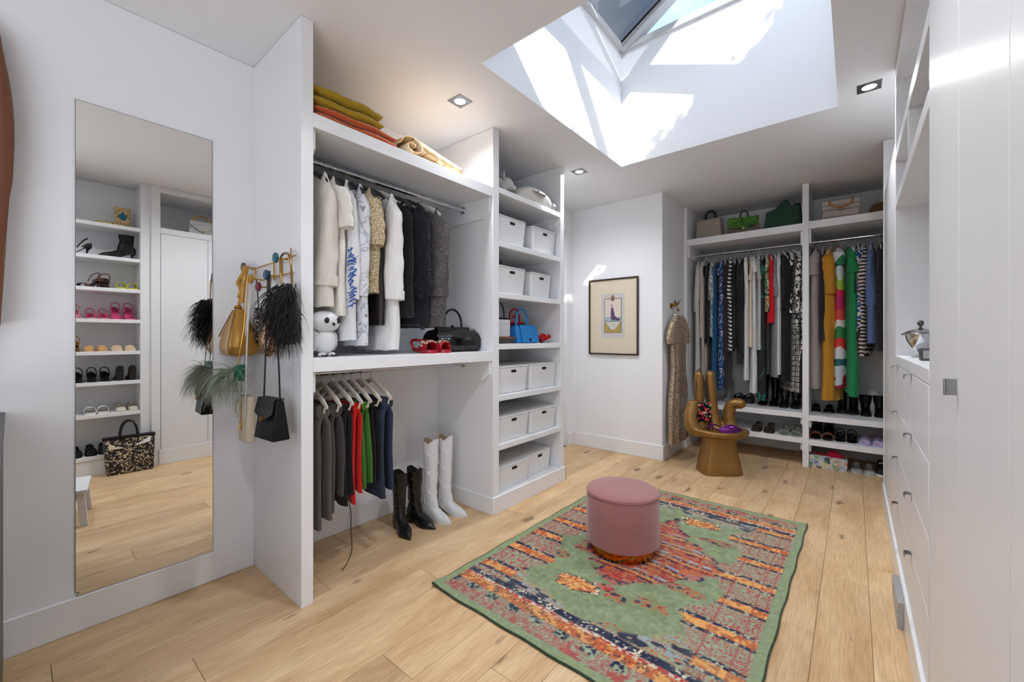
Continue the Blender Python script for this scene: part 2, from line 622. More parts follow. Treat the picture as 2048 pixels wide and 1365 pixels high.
# walls
wl = MB()
wl.box(XL - 0.1, XL, -4.5, 3.3, 0, ZC - 0.002)
wl.box(XL - 0.1, XL, 3.3, 4.245, 2.57, ZC)
wl.box(XL - 0.1, XL, 4.245, YB + 0.1, 0, ZC - 0.002)
struct('wall_left', wl, WALL, label='long white wall that carries the mirror')
dr = struct('door_1', MB().box(XL - 0.12, XL - 0.05, 3.3, 4.245, 0, 2.57), WALL, label='white flush door in the recess past the shelf tower')
obj('door_handle', MB().tube([(XL - 0.05, 3.42, 1.02), (XL - 0.005, 3.42, 1.02), (XL - 0.005, 3.52, 1.02)], 0.009), STEEL, dr)
struct('wall_back', MB().box(XL, -1.56, YB, YW, 0, ZC - 0.002), WALL, label='white wall that carries the framed print')
struct('wall_closet', MB().box(-1.56, 0.95, YW, YW + 0.1, 0, ZC - 0.002), WALL, label='rear wall of the far hanging closet')
wr = MB()
wr.box(0.85, 0.95, -0.9, YW, 0, ZC - 0.002)
wr.box(0.85, 0.95, -4.5, -3.7, 0, ZC - 0.002)
wr.box(0.85, 0.95, -3.7, -0.9, 0, 0.3)
wr.box(0.85, 0.95, -3.7, -0.9, 2.65, ZC - 0.002)
struct('wall_right', wr, WALL, label='wall behind the built-in cupboards on the right, with an added window opening further back')  # the window opening is added to light the room
struct('wall_garden', MB().box(3.2, 3.3, -9.0, 4.0, 0, 3.6), WALL, label='pale garden wall outside the added window')
struct('wall_front', MB().box(-2.65, 0.85, -4.5, -4.4, 0, ZC - 0.002), WALL, label='plain white wall far behind the viewpoint')
struct('ceiling_sunblock', MB().box(0.95, 3.3, -9.0, 0.6, ZC, ZC + 0.1), CEIL, label='roof added outside the window to block the sun')  # added unseen roof, keeps direct sun out of the window


def baseboard(name, x0, x1, y0, y1, h=0.155, label=None):
    mb = MB().box(x0, x1, y0, y1, 0, h)
    return struct(name, mb, JOIN, bevel=0.004, label=label)


baseboard('baseboard_left', XL, XL + 0.012, -4.4, 0.885, 0.155, 'white baseboard under the mirror')
baseboard('baseboard_bay', XL, XL + 0.012, 0.945, 2.25, 0.155, 'white baseboard at the rear of the hanging bay')
baseboard('baseboard_recess', XL, XL + 0.012, 3.215, 3.28, 0.155)
baseboard('baseboard_corner', XL, XL + 0.012, 4.25, YB, 0.155)
baseboard('baseboard_back', XL + 0.012, -1.545, YB - 0.015, YB, 0.155, 'white baseboard under the framed print')
baseboard('baseboard_return', -1.56, -1.545, YB, YC, 0.155, 'white baseboard below the hanging sequin dress')
baseboard('baseboard_closet', -1.516, -0.4, YW - 0.012, YW, 0.12)

# ------------------------------------------------ left built-in: partition, hanging bay, shelf tower
pt = thing('hanging_bay', 'white built-in hanging bay with two shelves between the tall side panel and the tower', 'closet', (XL, 0.885, 0))


def PB(name, parent, org, x0, x1, y0, y1, z0, z1, mat=JOIN, bev=0.002):
    ox, oy, oz = org
    return obj(name, MB().box(x0 - ox, x1 - ox, y0 - oy, y1 - oy, z0 - oz, z1 - oz), mat, parent, bevel=bev)


o1 = (XL, 0.885, 0)
PB('side_panel', pt, o1, XL, XF, 0.885, 0.943, 0, ZC - 0.002)
PB('shelf', pt, o1, XL, XF, 0.943, 2.252, 2.335, 2.405)
PB('shelf', pt, o1, XL, XF, 0.943, 2.252, 1.13, 1.20)
for z in (2.335, 1.13):
    for ya, yb in ((0.943, 0.963), (2.232, 2.252)):
        mb = MB().prism([(XL + 0.0, z), (XF - 0.02, z), (XF - 0.02, z - 0.10), (XF - 0.08, z - 0.15), (XL, z - 0.15)], 'y', ya, yb)
        mb.v = [(a - XL, b - 0.885, c) for a, b, c in mb.v]
        obj('shelf_cleat', mb, JOIN, pt, bevel=0.002)
for z, zr in ((2.285, 1), (1.100, 2)):
    r = thing('clothes_rail', ('chrome clothes rail under the top shelf of the left bay' if zr == 1 else 'chrome clothes rail under the middle shelf of the left bay'), 'rail', (-2.33, 0.963, z), 0, 'chrome rails')
    obj('bar', MB().tube([(0, 0, 0), (0, 1.269, 0)], 0.0165, 16), CHROME, r)
    for y in (0.0, 1.254):
        obj('flange', MB().tube([(0, y, 0), (0, y + 0.015, 0)], 0.031, 20), CHROME, r, bevel=0.003)
tw = thing('shelf_tower', 'tall white open shelf tower holding the lidded boxes', 'shelving', (XL, 2.252, 0))
o2 = (XL, 2.252, 0)
PB('side_panel', tw, o2, XL, XF, 2.252, 2.319, 0, ZC - 0.002)
PB('side_panel', tw, o2, XL, XF, 3.159, 3.217, 0, ZC - 0.002)
TS = [2.385, 1.985, 1.60, 1.212, 0.825, 0.455]
for z in TS:
    PB('shelf', tw, o2, XL, XF, 2.319, 3.159, z, z + 0.042)
PB('shelf', tw, o2, XL, XF, 2.319, 3.159, 0.075, 0.12)
b2 = MB()
b2.box(0, XF - XL + 0.014, -0.013, 0, 0, 0.125)
b2.box(XF - XL, XF - XL + 0.014, 0, 0.978, 0, 0.125)
b2.box(0, XF - XL + 0.014, 0.965, 0.979, 0, 0.125)
obj('plinth', b2, JOIN, tw, bevel=0.003)

# ------------------------------------------------ far closet
fc = thing('hanging_closet', 'white built-in closet across the far end with two hanging bays', 'closet', (-1.556, YC, 0))
o3 = (-1.556, YC, 0)
XE = 0.26
PB('side_panel', fc, o3, -1.556, -1.514, YC, YW, 0, ZC - 0.002)
PB('divider', fc, o3, -0.398, -0.345, YC, YW, 0, ZC - 0.002)
PB('side_panel', fc, o3, XE, XE + 0.05, YC, YW, 0, ZC - 0.002)
for xa, xb, zs in ((-1.514, -0.398, (2.382, 0.49, 0.235)), (-0.345, XE, (2.39, 0.47, 0.225))):
    for i, z in enumerate(zs):
        PB('shelf' if i == 0 else 'shoe_shelf', fc, o3, xa, xb, YC, YW, z, z + (0.075 if i == 0 else 0.055))
        for x in (xa, xb - 0.018):
            PB('shelf_cleat', fc, o3, x, x + 0.018, YC + 0.03, YW, z - (0.14 if i == 0 else 0.07), z)
ROD1 = (5.38, 2.302)
for xa, xb, lb in ((-1.514, -0.398, 'long chrome rail in the left bay of the far closet'), (-0.345, XE, 'short chrome rail in the right bay of the far closet')):
    r = thing('clothes_rail', lb, 'rail', (xa, ROD1[0], ROD1[1]), 0, 'chrome rails')
    obj('bar', MB().tube([(0, 0, 0), (xb - xa, 0, 0)], 0.0155, 14), CHROME, r)
    for x in (0, xb - xa - 0.014):
        obj('flange', MB().tube([(x, 0, 0), (x + 0.014, 0, 0)], 0.03, 18), CHROME, r)

# ------------------------------------------------ right built-ins
YE = 4.39
UP = ((-0.35, 0.822), (0.962, 1.87), (1.87, 3.25), (3.25, YE))
baseboard('baseboard_right', XR - 0.012, XR + 0.02, 0.96, YE, 0.155, 'white baseboard under the right-hand cupboards')
rc = thing('tall_cupboard', 'glossy white tall cupboard nearest on the right with flat doors', 'cupboard', (XR, 0.962, 0))
o4 = (XR, 0.962, 0)
D = XR + 0.55
PB('carcass', rc, o4, XR + 0.02, D, 0.962, 1.855, 0.12, 2.37, GLOSS)
PB('side_panel', rc, o4, XR, D, 0.905, 0.975, 0, ZC - 0.002, GLOSS)
PB('side_panel', rc, o4, XR + 0.002, D, 1.835, 1.87, 0, ZC - 0.002, GLOSS)
PB('top_board', rc, o4, XR + 0.002, D, 0.975, 1.835, 2.37, 2.43, GLOSS)
PB('cornice', rc, o4, XR + 0.002, D, 0.975, 1.835, 2.79, ZC - 0.002, GLOSS)
HANDLE = MB()
hp = [(0.0, 0.002), (-0.016, 0.002), (-0.021, 0.0), (-0.0235, -0.005), (-0.0235, -0.014), (-0.021, -0.0145), (-0.0205, -0.006), (-0.0185, -0.0015), (-0.015, -0.0005), (0.0, -0.0005)]


def pull(parent, y, z, vert=False, w=0.038):
    """bent chrome tab: plate out of the door edge, lip turned over"""
    if vert:
        mb = MB().prism([(a, b) for a, b in hp], 'z', -w / 2, w / 2)
    else:
        mb = MB().prism([(a, b) for a, b in hp], 'y', -w / 2, w / 2)
    return obj('handle', mb, STEEL, parent, loc=(XR - parent.location[0] * 0, y, z)) if False else obj('handle', mb, STEEL, parent, loc=(0, y, z))


for ya, yb, hy in ((0.979, 1.377, None), (1.381, 1.833, 1.395)):
    d = obj('door', MB().box(0, 0.02, ya - 0.962, yb - 0.962, 0.158, 2.367), GLOSS, rc, bevel=0.0015)
    if hy:
        pull(d, hy - 0.962, 1.185, True)
nc = thing('drawer_unit', 'white built-in chest of eight drawers under the open niche', 'drawers', (XR, 1.87, 0))
o5 = (XR, 1.87, 0)
PB('carcass', nc, o5, XR + 0.02, D, 1.87, 3.25, 0.12, 1.15)
PB('niche_counter', nc, o5, XR, D, 1.87, 3.25, 1.15, 1.20, GLOSS)
PB('side_panel', nc, o5, XR + 0.001, D, 3.215, 3.25, 1.2, ZC - 0.002)
PB('niche_back', nc, o5, D - 0.02, D, 1.87, 3.215, 1.2, ZC - 0.002)
PB('niche_top', nc, o5, XR, D, 1.87, 3.215, 2.035, 2.095, GLOSS)
PB('open_shelf', nc, o5, XR, D, 1.87, 3.215, 2.30, 2.36, GLOSS)
PB('shelf_divider', nc, o5, XR, D, 2.49, 2.53, 2.095, 2.30, GLOSS)
PB('cornice', nc, o5, XR, D, 1.87, 3.215, 2.77, ZC - 0.002, GLOSS)
for ya, yb in ((1.873, 2.618), (2.622, 3.247)):
    for i in range(4):
        z1 = 1.146 - i * 0.2475
        d = obj('drawer', MB().box(0, 0.02, ya - 1.87, yb - 1.87, z1 - 0.2445, z1), GLOSS, nc, bevel=0.0015)
        pull(d, (2.38 if ya < 2 else 3.06) - 1.87, z1)
ec = thing('tall_cupboard', 'glossy white tall cupboard at the far end of the right-hand wall', 'cupboard', (XR, 3.25, 0))
o6 = (XR, 3.25, 0)
PB('carcass', ec, o6, XR + 0.02, D, 3.25, YE - 0.03, 0.12, 2.37, GLOSS)
PB('end_panel', ec, o6, XR - 0.004, D, YE - 0.03, YE, 0, ZC - 0.002, GLOSS)
PB('top_board', ec, o6, XR + 0.002, D, 3.25, YE - 0.03, 2.37, 2.43, GLOSS)
for ya, yb in ((3.253, 3.80), (3.804, YE - 0.032)):
    obj('door', MB().box(0, 0.02, ya - 3.25, yb - 3.25, 0.158, 2.367), GLOSS, ec, bevel=0.0015)
kp = thing('kick_plate', 'loose grey access plate leaning on the right baseboard', 'plate', (XR - 0.012, 2.52, 0))
obj('plate', MB().prism([(0, 0), (0.32, 0), (0.32, 0.1), (0.28, 0.12), (0, 0.12)], 'x', -0.022, 0), plain('grey_plate', (178, 180, 183), 0.4, 0.3), kp, bevel=0.002)
obj('screw', MB().tube([(-0.024, 0.03, 0.06), (-0.021, 0.03, 0.06)], 0.005), STEEL, kp)
# shoe tower seen in the mirror
st = thing('shoe_tower', 'white shoe shelf tower opposite the mirror', 'shelving', (XR, -0.35, 0))
o7 = (XR, -0.35, 0)
D2 = XR + 0.34
PB('side_panel', st, o7, XR, D2, -0.35, -0.31, 0, ZC - 0.002)
PB('side_panel', st, o7, XR + 0.03, D2, 0.825, 0.905, 0, ZC - 0.002)
PB('back_panel', st, o7, D2, D2 + 0.02, -0.35, 0.905, 0, ZC - 0.002)
SHZ = [2.36, 2.05, 1.745, 1.445, 1.135, 0.845, 0.54, 0.15]
for z in SHZ:
    PB('shelf', st, o7, XR + 0.03, D2, -0.31, 0.825, z, z + 0.035)
PB('plinth', st, o7, XR + 0.04, XR + 0.06, -0.31, 0.825, 0, 0.15)


# downlights
LAMPG = None
def downlight(x, y, label, power=54):
    t = thing('downlight', label, 'downlight', (x, y, ZC), 0, 'square recessed downlights')
    mb = MB()
    s, r, n = 0.058, 0.037, 32
    out, inn = [], []
    for k in range(n):
        a = 2 * PI * k / n
        c, q = math.cos(a), math.sin(a)
        f = s / max(abs(c), abs(q))
        out.append((c * f, q * f, -0.004))
        inn.append((c * r, q * r, -0.004))
    top = [(p[0], p[1], 0.0) for p in out]
    mb.loft([top, out, inn, [(p[0], p[1], 0.0) for p in inn]], False, False)
    obj('bezel', mb, STEEL, t)
    pr = [(0.037, -0.0035), (0.036, -0.002), (0.030, -0.0015), (0.02, -0.0012), (0.001, -0.0010)]
    m, nt, b = nodes('lamp_face_' + label[:3]) if 'lamp_face' not in MC else (MC['lamp_face'], None, None)
    if nt:
        b.inputs['Base Color'].default_value = (0.7, 0.66, 0.6, 1)
        b.inputs['Emission Color'].default_value = (1.0, 0.90, 0.80, 1)
        b.inputs['Emission Strength'].default_value = 0.75
        b.inputs['Roughness'].default_value = 0.3
        MC['lamp_face'] = m
    obj('reflector', MB().lathe(pr, 28), m, t)
    bulb = plain('lamp_bulb', (255, 250, 240), 0.3)
    if not bulb.get('lit'):
        bb = bulb.node_tree.nodes['Principled BSDF']
        bb.inputs['Emission Color'].default_value = (1.0, 0.94, 0.86, 1)
        bb.inputs['Emission Strength'].default_value = 3.0
        bulb['lit'] = 1
    obj('bulb', MB().ball((0, 0, -0.002), 0.018, 14, 8, sz=0.2), bulb, t)
    l = lamp('downlight_beam', 'SPOT', (0, 0, -0.012), (0, 0, -1), power, color=(0.955, 0.98, 1.0))
    l.data.spot_size = math.radians(160)
    l.data.spot_blend = 0.9
    l.data.shadow_soft_size = 0.05
    l.parent = t
    return t


downlight(-1.985, 1.87, 'square ceiling downlight in front of the tall side panel', 20)
downlight(-1.97, 3.37, 'square ceiling downlight beside the shelf tower', 34)
downlight(0.075, 3.37, 'square ceiling downlight above the right-hand cupboards', 38)
downlight(-0.60, 0.08, 'square ceiling downlight just above the viewpoint', 24)  # added unseen lamp, brightens the near floor and right panel
downlight(-0.75, 1.36, 'square ceiling downlight on the near side of the skylight', 34)  # added unseen lamp, fills the rug and the cupboard fronts
# ================================================================ mirror, rug, pouf, print, hand chair
MIRR = plain('mirror_glass', (238, 240, 240), 0.0, 1.0)
mt = thing('wall_mirror', 'tall frameless wall mirror with a chipped lower corner', 'mirror', (XL, 0.18, 0.156))
mp_ = [(0.0, 0.02), (0.012, 0.014), (0.003, 0.0), (0.509, 0.0), (0.505, 2.198), (0.0, 2.198)]
obj('edge', MB().prism(mp_, 'x', 0.0, 0.0055), plain('mirror_edge', (70, 78, 78), 0.3), mt, sharp=20)
obj('glass', MB().prism([(a * 0.994 + 0.0015, b * 0.9985 + 0.0015) for a, b in mp_], 'x', 0.0056, 0.0062), MIRR, mt, sharp=20)
# ---- rug
RW, RL = 1.43, 2.10


def vnoise(x, y, seed):
    rs = np.random.RandomState(seed)
    g = rs.rand(256, 256)
    xi, yi = np.floor(x).astype(int), np.floor(y).astype(int)
    fx, fy = x - xi, y - yi
    fx, fy = fx * fx * (3 - 2 * fx), fy * fy * (3 - 2 * fy)
    a, b = g[xi % 256, yi % 256], g[(xi + 1) % 256, yi % 256]
    c, d = g[xi % 256, (yi + 1) % 256], g[(xi + 1) % 256, (yi + 1) % 256]
    return (a * (1 - fx) + b * fx) * (1 - fy) + (c * (1 - fx) + d * fx) * fy


def fbm(x, y, seed):
    return 0.55 * vnoise(x, y, seed) + 0.3 * vnoise(x * 2.1, y * 2.1, seed + 1) + 0.15 * vnoise(x * 4.3, y * 4.3, seed + 2)


def rug_colours(u, v):
    """u along the width, v along the length, both 0..1: faded, streaked oriental design"""
    X, Y = u * RW, v * RL
    green, sage = np.array([128, 145, 104]), np.array([146, 158, 128])
    navy, orange, amber = np.array([38, 44, 70]), np.array([196, 92, 48]), np.array([222, 156, 84])
    red, rose, sky, cream = np.array([176, 52, 50]), np.array([168, 98, 92]), np.array([142, 160, 174]), np.array([214, 202, 180])
    n1, n2, n3 = fbm(X * 14, Y * 14, 1), fbm(X * 45, Y * 45, 5), fbm(X * 90, Y * 90, 9)
    st = fbm(X * 5, Y * 42, 13)          # streaks across the width
    scr = np.abs(np.sin(X * 55 + 7 * fbm(X * 9, Y * 9, 17) * 6.28) * np.cos(Y * 55 + 7 * fbm(X * 9, Y * 9, 23) * 6.28))
    col = np.ones(u.shape + (3,)) * green
    col = col + ((n2 - 0.5) * 26 + (n1 - 0.5) * 22)[..., None]

    def put(mask, c, a=1.0):
        nonlocal col
        k = np.clip(mask, 0, 1)[..., None] * a
        col = col * (1 - k) + np.asarray(c) * k

    def mix(c1, c2, t):
        t = np.clip(t, 0, 1)[..., None]
        return c1 * (1 - t) + c2 * t
    H = lambda x, s=0.02: np.clip(x / s + 0.5, 0, 1)
    e = np.minimum(np.minimum(X, RW - X), np.minimum(Y, RL - Y))
    # medallion of stacked streaks
    mx, my = (X - RW * 0.5) / 0.44, (Y - RL * 0.505) / 0.50
    jag = 0.30 * (fbm(X * 11, Y * 11, 31) - 0.5) + 0.34 * (fbm(X * 4, Y * 20, 37) - 0.5)
    med = 1 - (np.abs(mx) + np.abs(my) * 0.95) + jag
    inside = H(med, 0.05)
    band = (Y * 7.1 + 0.35 * (fbm(X * 4, Y * 3, 41) - 0.5)) % 1.0
    mc = mix(red, orange, H(n2 - 0.5, 0.1))
    mc = mix(mc, sage, H(scr - 0.80, 0.15) * H(0.5 - band))
    mc = np.where(((band > 0.40) & (band < 0.56))[..., None], mix(amber, orange, H(n3 - 0.5, 0.2)), mc)
    mc = np.where(((band > 0.56) & (band < 0.66))[..., None], mix(navy, sky, H(n3 - 0.55, 0.2)), mc)
    mc = np.where(((band > 0.30) & (band < 0.40))[..., None], mix(navy, red, H(n2 - 0.5, 0.1)), mc)
    mc = np.where(((band > 0.74) & (band < 0.9) & (X > RW * 0.52))[..., None], mix(sky, orange, H(n2 - 0.56, 0.1)), mc)
    col = col * (1 - inside[..., None]) + mc * inside[..., None]
    put(H(med, 0.03) * H(0.06 - med, 0.05), mix(navy, rose, H(n2 - 0.45, 0.1)))
    # sprays around the medallion and two cartouches
    for cx, cy, rx, ry, kind in ((0.40, 0.235, 0.13, 0.06, 1), (0.60, 0.785, 0.13, 0.06, 1), (0.30, 0.40, 0.09, 0.05, 0), (0.66, 0.27, 0.10, 0.05, 0), (0.72, 0.38, 0.13, 0.05, 0), (0.30, 0.60, 0.10, 0.05, 0), (0.72, 0.68, 0.12, 0.05, 0), (0.38, 0.72, 0.09, 0.04, 0), (0.55, 0.245, 0.08, 0.05, 0), (0.24, 0.33, 0.07, 0.04, 0), (0.78, 0.55, 0.08, 0.06, 0), (0.62, 0.14, 0.09, 0.04, 0)):
        dd = 1 - np.hypot((X - cx * RW) / rx, (Y - cy * RL) / ry) + 0.9 * (n2 - 0.5) + 0.5 * (n1 - 0.5)
        if kind:
            put(H(dd, 0.15), mix(orange, amber, H(n3 - 0.5, 0.2)))
            put(H(dd, 0.1) * H(0.16 - dd, 0.08), mix(navy, cream, H(n3 - 0.55, 0.1)))
        else:
            put(H(dd - 0.2, 0.1) * H(n3 - 0.46, 0.08), mix(orange, red, H(n2 - 0.5, 0.1)), 0.9)
            put(H(dd - 0.45, 0.1) * H(n2 - 0.60, 0.05), navy, 0.9)
    # corner and end borders: bands across the width
    for s in (0, 1):
        yy = Y if s == 0 else RL - Y
        wob = yy + 0.020 * (fbm(X * 9, Y * 9, 51 + s) - 0.5)
        ext = 0.30 + 0.22 * np.abs(u - 0.46) ** 1.2 * 2.0 + 0.20 * (fbm(X * 7, Y * 7, 61 + s) - 0.5)
        zone = H(ext - yy, 0.02)
        put(zone * H(yy - 0.27, 0.01), mix(mix(sky, sage, H(st - 0.5, 0.2)), orange, H(scr - 0.62, 0.1)), 0.85)
        put(zone * H(yy - 0.27, 0.01) * H(fbm(X * 16, Y * 30, 67) - 0.58, 0.05), navy, 0.9)
        put(H(yy - 0.045, 0.005) * H(0.27 - yy, 0.01), mix(sage, rose, H(scr - 0.35, 0.1)))
        put(H(wob - 0.045, 0.005) * H(0.115 - wob, 0.01) * H(n2 - 0.55, 0.06), red, 0.7)
        blk = H(np.sin(X * 46) - 0.1, 0.4)
        put(H(wob - 0.105, 0.006) * H(0.15 - wob, 0.006) * blk, mix(navy, sage, H(n3 - 0.54, 0.12)))
        put(H(wob - 0.15, 0.006) * H(0.205 - wob, 0.006), mix(amber, orange, H(n2 - 0.47, 0.12)))
        put(H(wob - 0.15, 0.006) * H(0.205 - wob, 0.006) * H(n3 - 0.66, 0.05), navy, 0.7)
        put(H(wob - 0.205, 0.006) * H(0.225 - wob, 0.006), mix(cream, red, H(n3 - 0.5, 0.1)))
        put(H(wob - 0.225, 0.006) * H(0.268 - wob, 0.006), mix(navy, cream, H(n3 - 0.66 - 0.1 * np.sin(X * 30), 0.12)))
    # side borders: ladder of orange and navy rungs between scrolls
    for s in (0, 1):
        xx = X if s == 0 else RW - X
        lim = 0.30 + 0.10 * (fbm(X * 6, Y * 9, 71 + s) - 0.5) + 0.05 * np.sin(Y * 13)
        z = H(lim - xx, 0.015) * H(xx - 0.045, 0.004) * H(Y - 0.26, 0.02) * H(RL - 0.26 - Y, 0.02)
        b0 = mix(sage, rose, H(scr - 0.40, 0.1))
        b0 = mix(b0, red, H(scr - 0.80, 0.08))
        ph = ((Y + 0.02 * (fbm(X * 8, Y * 8, 81) - 0.5)) * 4.1) % 1.0
        b0 = np.where(((ph > 0.30) & (ph < 0.52))[..., None], mix(amber, orange, H(n2 - 0.5, 0.12)), b0)
        b0 = np.where((((ph > 0.22) & (ph < 0.30)) | ((ph > 0.52) & (ph < 0.62)))[..., None], mix(navy, cream * 0.85, H(n3 - 0.62, 0.12)), b0)
        col = col * (1 - z[..., None]) + b0 * z[..., None]
        for xl in (0.06, 0.105, 0.23):
            put(z * H(0.004 - np.abs(xx - xl), 0.003), red, 0.55)
    # plain green margin and wear
    put(H(0.042 - e, 0.004), green + 6)
    wear = H(fbm(X * 3, Y * 3, 91) - 0.52, 0.4) * H(n2 - 0.42, 0.2)
    put(wear * H(e - 0.045, 0.01), sage, 0.30)
    g_ = col.mean(-1, keepdims=True)
    col = (g_ + (col - g_) * 0.86) * 1.03
    col *= (0.90 + 0.2 * n3)[..., None]
    return np.clip(col, 0, 255)


NU, NV = 330, 480
uu, vv = np.meshgrid(np.linspace(0, 1, NU + 1), np.linspace(0, 1, NV + 1), indexing='ij')
rc_ = rug_colours(uu, vv) / 255
rc_ = np.where(rc_ <= 0.04045, rc_ / 12.92, ((rc_ + 0.055) / 1.055) ** 2.4)
lift = 0.009 + 0.001 * vnoise(uu * 9, vv * 12, 3)
lift = lift + 0.014 * np.exp(-((uu * RW) ** 2 + (vv * RL) ** 2) / 0.006) + 0.010 * np.exp(-(((1 - uu) * RW) ** 2 + ((1 - vv) * RL) ** 2) / 0.006)
co = np.stack([uu * RW, vv * RL, lift], -1).reshape(-1, 3)
idx = np.arange((NU + 1) * (NV + 1)).reshape(NU + 1, NV + 1)
quads = np.stack([idx[:-1, :-1], idx[1:, :-1], idx[1:, 1:], idx[:-1, 1:]], -1).reshape(-1, 4)
rm = bpy.data.meshes.new('pile')
rm.vertices.add(len(co))
rm.vertices.foreach_set('co', co.astype(np.float32).ravel())
rm.loops.add(quads.size)
rm.loops.foreach_set('vertex_index', quads.ravel().astype(np.int32))
rm.polygons.add(len(quads))
rm.polygons.foreach_set('loop_start', np.arange(0, quads.size, 4, dtype=np.int32))
rm.update(calc_edges=True)
rm.validate()
ca = rm.color_attributes.new('weave', 'FLOAT_COLOR', 'POINT')
ca.data.foreach_set('color', np.concatenate([rc_.reshape(-1, 3), np.ones((len(co), 1))], 1).astype(np.float32).ravel())
RUGM, nt, b = nodes('rug_weave')
at = N(nt, 'ShaderNodeAttribute')
at.attribute_name = 'weave'
nt.links.new(at.outputs['Color'], b.inputs['Base Color'])
b.inputs['Roughness'].default_value = 0.95
b.inputs['Specular IOR Level'].default_value = 0.1
b.inputs['Sheen Weight'].default_value = 0.1
tc = N(nt, 'ShaderNodeTexCoord')
nz = N(nt, 'ShaderNodeTexNoise', Scale=380.0, Detail=2)
nt.links.new(tc.outputs['Object'], nz.inputs['Vector'])
bp = N(nt, 'ShaderNodeBump', Strength=0.5, Distance=0.003)
nt.links.new(nz.outputs['Fac'], bp.inputs['Height'])
nt.links.new(bp.outputs['Normal'], b.inputs['Normal'])
rug = thing('area_rug', 'faded green oriental rug with orange, navy and red borders', 'rug', (-1.70, 1.405, 0.0), math.radians(-0.6))
obj('pile', rm, RUGM, rug)
bm_ = MB()
edge = [(u, 0) for u in np.linspace(0, RW, 30)] + [(RW, v) for v in np.linspace(0, RL, 40)[1:]] + [(u, RL) for u in np.linspace(RW, 0, 30)[1:]] + [(0, v) for v in np.linspace(RL, 0, 40)[1:]]
ez = [0.0055 + 0.010 * math.exp(-(u * u + v * v) / 0.006) + 0.007 * math.exp(-((RW - u) ** 2 + (RL - v) ** 2) / 0.006) for u, v in edge]
bm_.tube([(u + 0.003 * math.sin(v * 19), v + 0.003 * math.sin(u * 23), z) for (u, v), z in zip(edge, ez)], 0.0055, 6)
obj('binding', bm_, fabric('rug_binding', (52, 66, 48)), rug)
# ---- pouf
VELVET = plain('pink_velvet', (158, 106, 106), 0.8, 0, bump=0.15, bscale=300, var=0.14, vscale=5, sheen=0.45, spec=0.15)
pf = thing('pouf', 'round dusty pink velvet pouf with a gold base on the rug', 'pouf', (-1.095, 2.391, 0.010))
R = 0.215
obj('drum', MB().lathe([(R - 0.012, 0.055), (R, 0.062), (R + 0.001, 0.2), (R, 0.347), (R - 0.002, 0.35)], 64), VELVET, pf)
obj('seat_cushion', MB().lathe([(R - 0.003, 0.351), (R + 0.001, 0.354), (R - 0.001, 0.361), (R - 0.010, 0.368), (R * 0.8, 0.374), (R * 0.4, 0.377), (0.001, 0.378)], 64), VELVET, pf)
pp = MB()
pp.tube([((R + 0.001) * math.cos(a), (R + 0.001) * math.sin(a), 0.3505) for a in np.linspace(0, 2 * PI, 65)], 0.0025, 6)
obj('piping', pp, VELVET, pf)
obj('base', MB().lathe([(R - 0.022, 0), (R - 0.020, 0.003), (R - 0.020, 0.058), (R - 0.03, 0.060)], 64), plain('polished_gold', (190, 132, 52), 0.2, 1.0, var=0.15, vscale=14), pf)
# ---- framed print
fp = thing('framed_print', 'dark-framed print of a figure in a purple gown on the far wall', 'picture', (-2.118, YB, 1.105))
hw, hh = 0.304, 0.873
FR = plain('dark_gilt_frame', (62, 44, 30), 0.35, 0.35, var=0.35, vscale=40)
for nm, (x0, x1, z0, z1) in (('frame_side', (-hw, -hw + 0.018, 0, hh)), ('frame_side', (hw - 0.018, hw, 0, hh)), ('frame_rail', (-hw + 0.018, hw - 0.018, 0, 0.018)), ('frame_rail', (-hw + 0.018, hw - 0.018, hh - 0.018, hh))):
    obj(nm, MB().box(x0, x1, -0.028, -0.001, z0, z1), FR, fp, bevel=0.004)
obj('mount_board', MB().box(-hw + 0.018, hw - 0.018, -0.012, -0.004, 0.018, hh - 0.018), plain('cream_mount', (226, 214, 190), 0.7), fp)
pr_ = obj('print', MB().box(-0.142, 0.142, -0.0135, -0.012, 0.19, 0.70), plain('print_paper', (205, 201, 198), 0.7), fp)
INK = plain('bronze_ink', (96, 78, 52), 0.6)
dk = MB()
for x0, x1, z0, z1 in ((-0.106, -0.099, 0.25, 0.645), (0.099, 0.106, 0.25, 0.645), (-0.099, 0.099, 0.638, 0.645), (-0.099, 0.099, 0.378, 0.384), (-0.099, 0.099, 0.25, 0.256)):
    dk.box(x0, x1, -0.0142, -0.0135, z0, z1)
obj('ruled_border', dk, INK, pr_)
obj('sky_ground', MB().box(-0.099, 0.099, -0.0139, -0.0135, 0.384, 0.638), plain('print_ivory', (222, 210, 196), 0.7), pr_)
obj('blue_sea', MB().box(-0.099, 0.099, -0.0142, -0.0139, 0.384, 0.43), pattern('print_sea', 'noise', [(120, 160, 176), (176, 196, 196)], 30), pr_)
obj('gown', MB().prism([(-0.018, 0.40), (0.085, 0.388), (0.092, 0.408), (0.05, 0.42), (0.025, 0.45), (0.004, 0.535), (-0.012, 0.552), (-0.022, 0.52), (-0.026, 0.46)], 'y', -0.0147, -0.0142), pattern('print_gown', 'noise', [(74, 44, 96), (96, 56, 112), (150, 60, 70)], 40, [0, 0.5, 0.66]), pr_)
fg = MB()
fg.ball((-0.013, -0.0145, 0.565), 0.009, 10, 6, sy=0.08)
fg.prism([(-0.019, 0.585), (-0.017, 0.57), (-0.014, 0.572)], 'y', -0.0147, -0.0142)
obj('dark_hair', fg, plain('print_dark', (48, 36, 34), 0.7), pr_)
sw = [(-0.099, 0.256), (0.099, 0.256), (0.099, 0.37)] + [(0.085 - 0.17 * t, 0.372 - 0.085 * math.sin(PI * t)) for t in np.linspace(0, 1, 13)] + [(-0.099, 0.37)]
